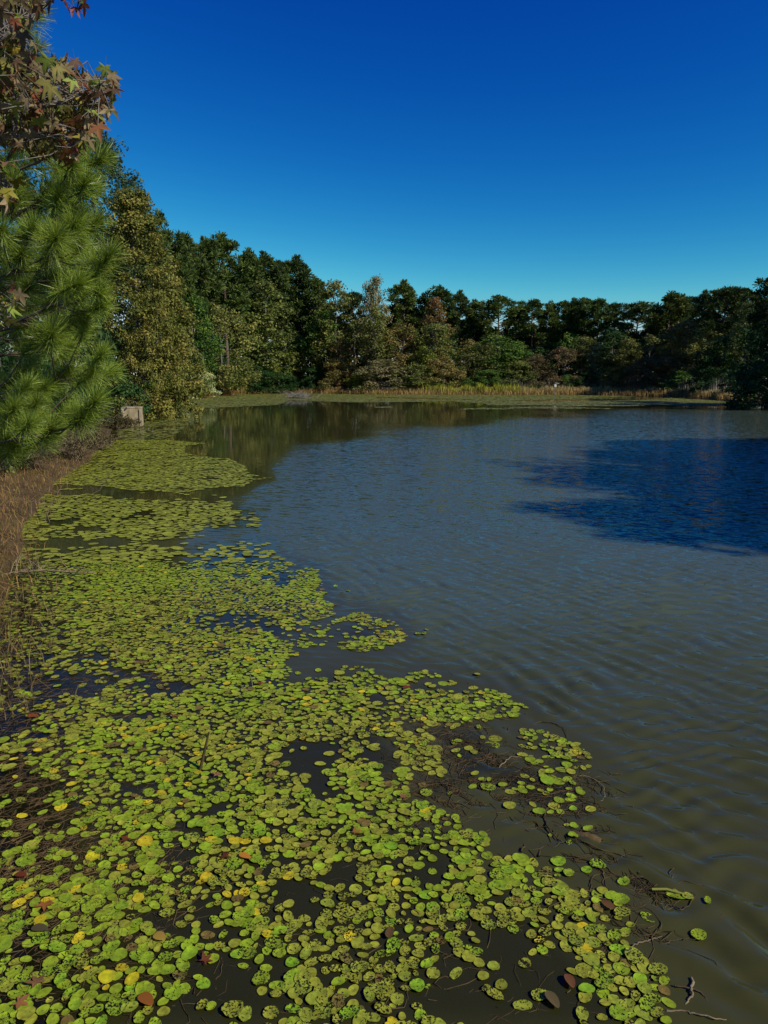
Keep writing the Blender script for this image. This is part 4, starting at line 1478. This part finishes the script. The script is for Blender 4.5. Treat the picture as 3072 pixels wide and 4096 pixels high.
# stubs and stalks standing in the mat
POSTS = [((800, 3080), (835, 2930), .011, "black broken stub standing out of the pads left of the middle"),
         ((300, 2800), (315, 2740), .0035, "thin dead stalk by the left shallows with a bent tip"),
         ((470, 2640), (455, 2575), .0035, "pale grass stalk standing in the mat by the left shallows"),
         ((1010, 2745), (1000, 2700), .004, "short yellow green stalk standing in the middle of the mat")]
for (xa, ya), (xb, yb), r, lab in POSTS:
    a = on_plane(xa, ya)
    b2 = at_depth(xb, yb, a.y + 0.02)
    d = np.array(b2 - a)
    V, F = tubes([np.array([-0.25 * d, d * 0, d * .5 + g.normal(0, .01, 3), d])], [np.array([r, r, r * .9, r * .5])], 6)
    o = link("stalk", mesh_np("stalk", V, F, M_WEED if 'black' in lab else M_TWIG, True), None, a)
    tag(o, lab, "stalk", "stalks standing in the mat")

# bare twigs and fallen branch on the left
def branch_thing(name, pts, r, label, cat, side=14, sl=0.25, seed=1, mat=None):
    gg = np.random.default_rng(seed)
    w = np.array(pts, float)
    o = thing(name, Vector(w[0]), label, cat)
    w = w - w[0]
    k = len(w)
    V, F = tubes([w], [np.linspace(r, r * .4, k)], 6)
    link("stem", mesh_np("stem", V, F, mat or M_TWIG, True), o)
    for s in range(side):
        f = gg.uniform(0.2, 1) * (k - 1)
        i0 = int(min(f, k - 2))
        p0 = w[i0] + (w[i0 + 1] - w[i0]) * (f - i0)
        d = gg.normal(0, 1, 3)
        d[2] = abs(d[2]) * 0.8
        d *= sl * gg.uniform(.4, 1) / np.linalg.norm(d)
        V, F = tubes([np.array([p0, p0 + d * .5 + gg.normal(0, sl * .06, 3), p0 + d])], [np.array([r * .45, r * .3, r * .15])], 4)
        link("twig", mesh_np("twig", V, F, mat or M_TWIG, True), o)
    return o


pts = [list(on_plane(x, y, 0.03)) for x, y in [(-120, 2330), (60, 2310), (180, 2300), (290, 2296), (380, 2285)]]
for k, p in enumerate(pts):
    p[2] = 0.05 + 0.05 * math.sin(k)
branch_thing("fallen_branch", pts, .016, "dead grey brown branch lying from the left bank over the pads", "branch", 24, 0.32, 11)
a = on_plane(180, 2085)
branch_thing("bare_twig", [list(a), [a.x + .1, a.y, .25], list(at_depth(215, 2000, a.y)), list(at_depth(250, 1940, a.y + .1))], .009,
             "bare arching twig rising from the water by the near bank", "twig", 7, 0.5, 12)
a = on_plane(300, 2010)
branch_thing("bare_twig", [list(a), list(at_depth(400, 1960, a.y)), list(at_depth(460, 1850, a.y))], .008,
             "slim bare twig leaning right over the upper mat", "twig", 5, 0.4, 13)
a = on_plane(120, 2080)
branch_thing("bare_twig", [list(a), list(at_depth(110, 2010, a.y)), list(at_depth(170, 2000, a.y)), list(at_depth(200, 2090, a.y - .2))], .008,
             "bent bare twig looping over the edge of the left bank", "twig", 6, 0.4, 14)


# leaf meshes: five pointed star and oval
def star_leaf(name, span, curl, seed, stalk=True, mat=None):
    gg = np.random.default_rng(seed)
    pts = []
    lobes = [-125, -65, 0, 65, 125]
    L = [0.62, 0.92, 1.0, 0.92, 0.62]
    R = span / 2
    out = [(0, -0.10 * R)]
    for q in range(5):
        a = math.radians(90 - lobes[q] * 0.98 + gg.normal(0, 4))
        ln = R * L[q] * (1 + gg.normal(0, .05))
        wv = math.radians(17)
        if q > 0:
            am = math.radians(90 - (lobes[q] + lobes[q - 1]) / 2)
            out.append((0.36 * R * math.cos(am), 0.36 * R * math.sin(am)))
        out.append((0.62 * ln * math.cos(a + wv), 0.62 * ln * math.sin(a + wv)))
        out.append((ln * math.cos(a), ln * math.sin(a)))
        out.append((0.62 * ln * math.cos(a - wv), 0.62 * ln * math.sin(a - wv)))
    V = [(0, 0.05 * R, 0)]
    for x, y in out:
        rr2 = (x * x + y * y) / (R * R)
        V.append((x, y, -curl * R * rr2 + 0.28 * R * abs(x) / R + gg.normal(0, 0.05 * R)))
    n = len(out)
    F = [(0, 1 + (i + 1) % n, 1 + i) for i in range(n)]
    if stalk:
        b = len(V)
        s = 0.012 * R
        V += [(-s, -0.1 * R, 0), (s, -0.1 * R, 0), (s, -0.9 * R, 0.25 * R), (-s, -0.9 * R, 0.25 * R)]
        F += [(b, b + 1, b + 2), (b, b + 2, b + 3)]
    return mesh_np(name, np.array(V), np.array(F), mat or M_LEAF, floats={'tint': np.clip(gg.normal(.5, .12, len(V)), 0, 1)})


FALLEN = [  # photo px, kind, colour, label
    (506, 3356, 's', (0.16, 0.045, 0.018), "dark red brown fallen leaf in the left gap of the pads"),
    (84, 3500, 'o', (0.17, 0.03, 0.015), "dark red oval fallen leaf by the left edge"),
    (181, 3615, 's', (0.30, 0.10, 0.03), "orange brown star shaped fallen leaf near the left edge"),
    (75, 4010, 's', (0.26, 0.10, 0.04), "rust star shaped fallen leaf at the bottom left corner"),
    (148, 3930, 's', (0.22, 0.10, 0.05), "brown star shaped fallen leaf beside the bottom left corner"),
    (820, 3842, 's', (0.15, 0.04, 0.02), "dark red fallen leaf in the lower left middle"),
    (904, 3425, 's', (0.12, 0.03, 0.015), "very dark red fallen leaf right of the broken stub"),
    (980, 3425, 'o', (0.50, 0.17, 0.03), "bright orange oval fallen leaf in the left middle"),
    (640, 3748, 'o', (0.45, 0.26, 0.05), "pale tan fallen leaf with dark tip in the lower gap"),
    (585, 4000, 'o', (0.30, 0.09, 0.02), "orange brown fallen leaf near the bottom left middle"),
    (2280, 3925, 'o', (0.16, 0.06, 0.03), "dull purple red fallen leaf at the lower right pads"),
    (2210, 4000, 'o', (0.12, 0.085, 0.04), "curled grey brown fallen leaf at the bottom right pads"),
    (1040, 2735, 's', (0.20, 0.035, 0.03), "small red fallen leaf in the middle of the mat"),
    (1628, 2750, 'o', (0.22, 0.03, 0.03), "tiny red fallen leaf near the mat point"),
    (1615, 3190, 's', (0.24, 0.09, 0.05), "brown fallen leaf at the weed bed left edge"),
    (700, 2865, 's', (0.20, 0.05, 0.03), "red brown fallen leaf above the broken stub"),
    (132, 2865, 'o', (0.22, 0.05, 0.02), "red oval fallen leaf in the left shallows"),
    (870, 3100, 's', (0.30, 0.13, 0.07), "pinkish brown star shaped fallen leaf right of the stub"),
    (2430, 3620, 'o', (0.16, 0.07, 0.03), "brown fallen leaf at the right end of the pads"),
    (160, 3715, 'o', (0.09, 0.07, 0.035), "grey brown sunken leaf near the left edge"),
    (1420, 3330, 's', (0.28, 0.12, 0.03), "orange brown fallen leaf in the middle of the near mat"),
    (1560, 3730, 'o', (0.13, 0.07, 0.03), "dark brown fallen leaf low in the middle of the near mat"),
]
sf = star_leaf("fallen_leaf", 0.105, 0.12, 21, True)
V, F = [(0, 0, .004)], []
for q in range(12):
    a = q * math.pi / 6
    V.append((0.042 * math.cos(a), 0.024 * math.sin(a) * (1 - .25 * math.cos(a)), 0.002 + .006 * abs(math.sin(a))))
    F.append((0, 1 + q, 1 + (q + 1) % 12))
of = mesh_np("fallen_leaf_oval", np.array(V), np.array(F), M_LEAF, floats={'tint': np.full(13, .5)})
for x, y, kd, c, lab in FALLEN:
    q = on_plane(x, y, 0.014)
    o = link("fallen_leaf", sf if kd == 's' else of, None, q)
    o.rotation_euler = (g.normal(0, .08), g.normal(0, .08), g.random() * 6.28)
    o.scale = (g.uniform(.8, 1.05),) * 3
    o.color = (*c, 1)
    tag(o, lab, "leaf", "fallen leaves on the pads")

# ------------------------------------------------------------------ near pine on the left bank
def needle_tuft(name, seed, n=330, axis=0.20, ln=0.21):
    gg = np.random.default_rng(seed)
    f = gg.random(n) ** 0.8
    a = gg.random(n) * 6.28
    open_ = np.radians(np.interp(f, [0, 1], [74, 26]) + gg.normal(0, 11, n))
    d = np.stack([np.sin(open_) * np.cos(a), np.sin(open_) * np.sin(a), np.cos(open_)], 1)
    base = np.stack([gg.normal(0, .004, n), gg.normal(0, .004, n), axis * f], 1)
    L = (ln * gg.uniform(.75, 1.1, n))[:, None]
    side = np.cross(d, gg.normal(size=(n, 3)))
    side /= np.linalg.norm(side, axis=1)[:, None]
    bend = np.cross(side, d) * gg.normal(0, .16, (n, 1)) * L + np.array([0, 0, -0.02])
    m = base + d * L * .5 + bend * .25
    e = base + d * L + bend
    w = 0.0013
    V = np.stack([base - side * w, base + side * w, m + side * w, m - side * w, e + side * w * .4, e - side * w * .4], 1).reshape(-1, 3)
    b = np.arange(n)[:, None] * 6
    F = np.concatenate([b + np.array([[0, 1, 2, 3]]), b + np.array([[3, 2, 4, 5]])], 0)
    tint = np.repeat(np.clip(gg.normal(.5, .2, n), 0, 1), 6)
    # the twig inside
    Vt, Ft = tubes([np.array([[0, 0, -0.05], [0, 0, axis * .6], [0, 0, axis]])], [np.array([.006, .005, .003])], 5)
    F = np.concatenate([F, Ft + len(V)])
    V = np.concatenate([V, Vt])
    tint = np.concatenate([tint, np.zeros(len(Vt))])
    return mesh_np(name, V, F, M_NEEDLE, floats={'tint': tint})


TUFTS = [needle_tuft("needle_tuft", 500 + k, n, ax, ln) for k, (n, ax, ln) in enumerate(
    [(460, .21, .165), (400, .16, .155), (520, .26, .17), (340, .12, .145), (460, .19, .18)])]
PT = np.array([-4.55, 6.6])
pz = gz(*PT)
pine = thing("young_pine", (PT[0], PT[1], pz - 0.05), "long needled green pine filling the left edge above the bank", "pine tree")
V, F = tubes([np.array([[0, 0, -.1], [.05, 0, 1.4], [.0, .05, 3.2], [.06, 0, 5.0], [.05, .02, 6.6]])], [np.array([.14, .12, .09, .06, .02])], 10)
link("trunk", mesh_np("young_pine_trunk", V, F, M_BARK, True), pine)
tuft_px = [(a / 2.074, b / 2.074) for a, b in [(60, 1350), (250, 1370), (640, 1400), (770, 1400), (380, 1640), (680, 1780), (560, 1560), (100, 1760), (280, 1920),
           (470, 2040), (30, 1960), (560, 1860), (150, 1560), (720, 1600), (250, 230), (260, 520), (120, 900), (300, 960), (180, 1120), (520, 1200), (420, 1290), (90, 480), (500, 1700)]] + \
          [(a / 2.074, 900 + b / 2.074) for a, b in [(40, 130), (280, 90), (470, 170), (620, 60), (780, 40), (830, 320), (850, 420), (620, 460), (400, 470), (720, 620),
           (380, 720), (720, 740), (860, 700), (180, 860), (340, 920), (650, 810), (740, 920), (60, 980), (240, 1060), (460, 990), (840, 1170), (570, 1250), (700, 1330),
           (430, 1310), (330, 1510), (100, 1530), (520, 1620), (670, 1650), (740, 1590), (220, 1700), (40, 1800), (370, 1790), (60, 1920), (60, 1620), (620, 1560), (180, 300),
           (60, 440), (220, 560), (540, 300), (700, 200), (860, 560), (100, 700), (500, 860), (300, 1650), (450, 1700), (150, 1880), (560, 560), (780, 1260), (160, 1240), (520, 1130), (10, 1350), (290, 1400), (160, 1450)]]
g = np.random.default_rng(94)
tuft_pos = []
for x, y in tuft_px:
    Y = 6.1 + g.normal(0, .3) + 0.25 * (x < 120)
    tuft_pos.append(np.array(at_depth(x * 0.93 - 6, y, Y)))
for k in range(170):     # deeper ones behind
    x, y = g.uniform(-160, 380), g.uniform(420, 1850)
    if x > 330 - 120 * (y > 1500) or (1440 < y < 1560 and x > 40) or (y < 620 and x > 190):
        continue
    tuft_pos.append(np.array(at_depth(x, y, g.uniform(6.7, 7.6))))
trunk_at = lambda z: np.array([PT[0] + .03, PT[1], z])
limb_z = np.linspace(1.3, 5.9, 12)
groups = {}
for p in tuft_pos:
    lz = p[2] - 0.22 * np.linalg.norm(p[:2] - PT)
    groups.setdefault(int(np.argmin(np.abs(limb_z - lz))), []).append(p)
for k, ps in groups.items():
    ps = np.array(ps)
    z0 = limb_z[k]
    # split each whorl into a front and a back limb
    med = np.median(ps[:, 1])
    for sel in (ps[ps[:, 1] <= med], ps[ps[:, 1] > med]):
        if not len(sel):
            continue
        tip = sel[np.argmax(sel[:, 0])]
        p0 = trunk_at(z0)
        ctr = sel.mean(0)
        tt = np.linspace(0, 1, 8)[:, None]
        c1 = p0 * .5 + ctr * .5 + np.array([0, 0, -.12])
        limb = (1 - tt) ** 2 * p0 + 2 * tt * (1 - tt) * c1 + tt ** 2 * (tip + np.array([0, 0, -.06]))
        org = np.array([PT[0], PT[1], pz - 0.05])
        paths, radii = [limb - org], [np.linspace(.022, .006, 8)]
        lo = None
        tw = []
        for p in sel:
            q = int(np.argmin(np.linalg.norm(limb - p, axis=1)))
            q = max(1, q - 1)
            b0 = limb[q]
            md = (b0 + p) / 2 + np.array([0, 0, -.04])
            paths.append(np.array([b0, md, p]) - org)
            radii.append(np.array([.008, .006, .004]))
            d = p - b0
            tw.append((p, d / (np.linalg.norm(d) + 1e-6)))
        V, F = tubes(paths, radii, 5)
        lo = link("limb", mesh_np("pine_limb", V, F, M_BARK, True), pine)
        for p, d in tw:
            ax = Vector(d) * 0.75 + Vector((0.25, -0.12, 0.42)) + Vector(g.normal(0, .22, 3))
            ax.normalize()
            o = link("needle_tuft", TUFTS[g.integers(5)], pine, Vector(p - org) - ax * 0.06)
            o.rotation_euler = (ax.to_track_quat('Z', 'Y') @ Vector((0, 0, 1)).rotation_difference(Vector((0, 0, 1)))).to_euler()
            s = g.uniform(.88, 1.15)
            o.scale = (s, s, s)
            j = g.uniform(.8, 1.2)
            o.color = (0.210 * j, 0.272 * j, 0.030 * j, 1)

# ------------------------------------------------------------------ sweet gum reaching in at the top left
g = np.random.default_rng(95)
ST = np.array([-4.1, 3.3])
sz0 = gz(*ST)
gum = thing("sweetgum_tree", (ST[0], ST[1], sz0 - .05), "autumn tree with star shaped red, green and brown leaves at the top left", "tree")
org = np.array([ST[0], ST[1], sz0 - .05])
V, F = tubes([np.array([[0, 0, -.1], [.04, .03, 1.5], [0, .0, 3.2], [.1, .1, 5.0], [.08, .1, 6.4]])], [np.array([.13, .11, .09, .06, .02])], 10)
link("trunk", mesh_np("sweetgum_trunk", V, F, M_BARK_GREY, True), gum)
z1 = lambda pts: [(a / 2.074, b / 2.074) for a, b in pts]
REG = [z1([(-160, -150), (330, -150), (330, 60), (260, 120), (300, 250), (310, 330), (260, 390), (400, 480), (470, 560), (560, 440), (690, 560), (820, 640), (900, 600), (970, 700), (970, 950), (820, 960),
           (830, 1070), (770, 1120), (730, 1210), (690, 1300), (520, 1340), (360, 1290), (200, 1190), (-160, 1200)]),
       z1([(-160, 1320), (60, 1330), (150, 1500), (100, 1620), (30, 1700), (-160, 1680)]),
       [(-80, 1120), (40, 1125), (105, 1190), (110, 1250), (40, 1290), (-80, 1310)]]
star = [star_leaf("sweetgum_leaf", 0.122, c, 30 + k, True) for k, c in enumerate((0.30, 0.60, 0.95, 0.45))]
GUMC = [(0.17, 0.12, 0.065), (0.16, 0.14, 0.04), (0.15, 0.19, 0.03), (0.22, 0.26, 0.05), (0.20, 0.075, 0.035), (0.13, 0.07, 0.04), (0.30, 0.22, 0.13), (0.24, 0.19, 0.03), (0.22, 0.06, 0.035)]
GUMW = np.array([.22, .14, .10, .06, .14, .14, .10, .05, .05])
leaves = []
for poly, n in zip(REG, (238, 28, 20)):
    xs, ys = [p[0] for p in poly], [p[1] for p in poly]
    c = 0
    while c < n:
        x, y = g.uniform(min(xs), max(xs)), g.uniform(min(ys), max(ys))
        if in_poly([x], [y], poly)[0]:
            leaves.append(np.array(at_depth(x, y, g.uniform(3.05, 3.75))))
            c += 1
for x, y in z1([(430, 10), (520, -10), (610, 60), (660, 10), (690, 30), (870, 560), (930, 620), (930, 740), (900, 900), (560, 470)]):
    leaves.append(np.array(at_depth(x, y, 3.3)))
leaves = np.array(leaves)
# boughs: through the three regions
bough = [[(-3.9, 3.3, 4.0), (at_depth(-40, 420, 3.4)), (at_depth(200, 430, 3.4)), (at_depth(400, 340, 3.3))],
         [(-3.9, 3.3, 4.3), (at_depth(-60, 200, 3.4)), (at_depth(60, 120, 3.4)), (at_depth(250, -40, 3.3)), (at_depth(330, 0, 3.3))],
         [(-3.9, 3.3, 3.6), (at_depth(-60, 560, 3.5)), (at_depth(150, 540, 3.5)), (at_depth(330, 570, 3.4))],
         [(-3.9, 3.3, 2.9), (at_depth(-60, 760, 3.5)), (at_depth(50, 740, 3.5))],
         [(-3.9, 3.3, 2.2), (at_depth(-60, 1220, 3.5)), (at_depth(60, 1210, 3.5))]]
allb = []
for b3 in bough:
    w = np.array([list(p) for p in b3])
    k = len(w)
    tt = np.linspace(0, k - 1, 5 * k)
    sm = np.column_stack([np.interp(tt, np.arange(k), w[:, c]) for c in range(3)])
    for _ in range(3):
        sm[1:-1] = (sm[:-2] + 2 * sm[1:-1] + sm[2:]) / 4
    V, F = tubes([sm - org], [np.linspace(.018, .003, len(sm))], 6)
    link("bough", mesh_np("sweetgum_bough", V, F, M_BARK_GREY, True), gum)
    allb.append(sm)
allb = np.concatenate(allb)
tp, tr_ = [], []
for p in leaves:
    q = int(np.argmin(np.linalg.norm(allb - p, axis=1)))
    b0 = allb[q]
    tp.append(np.array([b0, (b0 + p) / 2 + g.normal(0, .02, 3), p]) - org)
    tr_.append(np.array([.003, .0022, .0012]))
    o = link("leaf", star[g.integers(4)], gum, Vector(p - org))
    n_ = Vector((0.45, -0.45, 0.45)) + Vector(g.normal(0, .85, 3))
    n_.normalize()
    down = Vector((g.normal(.2, .5), g.normal(0, .3), -1))
    yv = (down - n_ * down.dot(n_)).normalized()
    xv = yv.cross(n_)
    o.rotation_euler = Matrix((xv, yv, n_)).transposed().to_euler()
    s = g.uniform(.6, 1.02)
    o.scale = (s, s, s)
    c = 1.1 * np.array(GUMC[g.choice(len(GUMC), p=GUMW / GUMW.sum())]) * g.uniform(.8, 1.25)
    o.color = (*c, 1)
V, F = tubes(tp, tr_, 4)
o = link("twigs", mesh_np("sweetgum_twigs", V, F, M_BARK_GREY, True), gum)
o['kind'] = 'stuff'
# leaves deeper in the spray, past the countable ones
n = 650
poly = REG[0]
C = []
while len(C) < n:
    x, y = g.uniform(-80, 440), g.uniform(-60, 620)
    if in_poly([x + 18], [y], poly)[0] and in_poly([x + 45], [y - 10], poly)[0]:
        C.append(np.array(at_depth(x, y, g.uniform(3.6, 4.3))) - org)
Vb = np.array([v.co[:] for v in star[1].vertices])
Fb = np.array([p.vertices[:] for p in star[1].polygons])
Vs, Fs, Cs = [], [], []
for k, c in enumerate(C):
    R_ = np.array(Matrix.Rotation(g.random() * 6.28, 3, Vector(g.normal(size=3))))
    Vs.append(Vb @ R_.T * g.uniform(.7, 1.1) + c)
    Fs.append(Fb + k * len(Vb))
o = link("inner_leaves", mesh_np("sweetgum_inner_leaves", np.concatenate(Vs), np.concatenate(Fs), M_LEAF,
         floats={'tint': np.repeat(g.random(n), len(Vb))}), gum)
o['kind'] = 'stuff'
o.color = (0.15, 0.13, 0.04, 1)
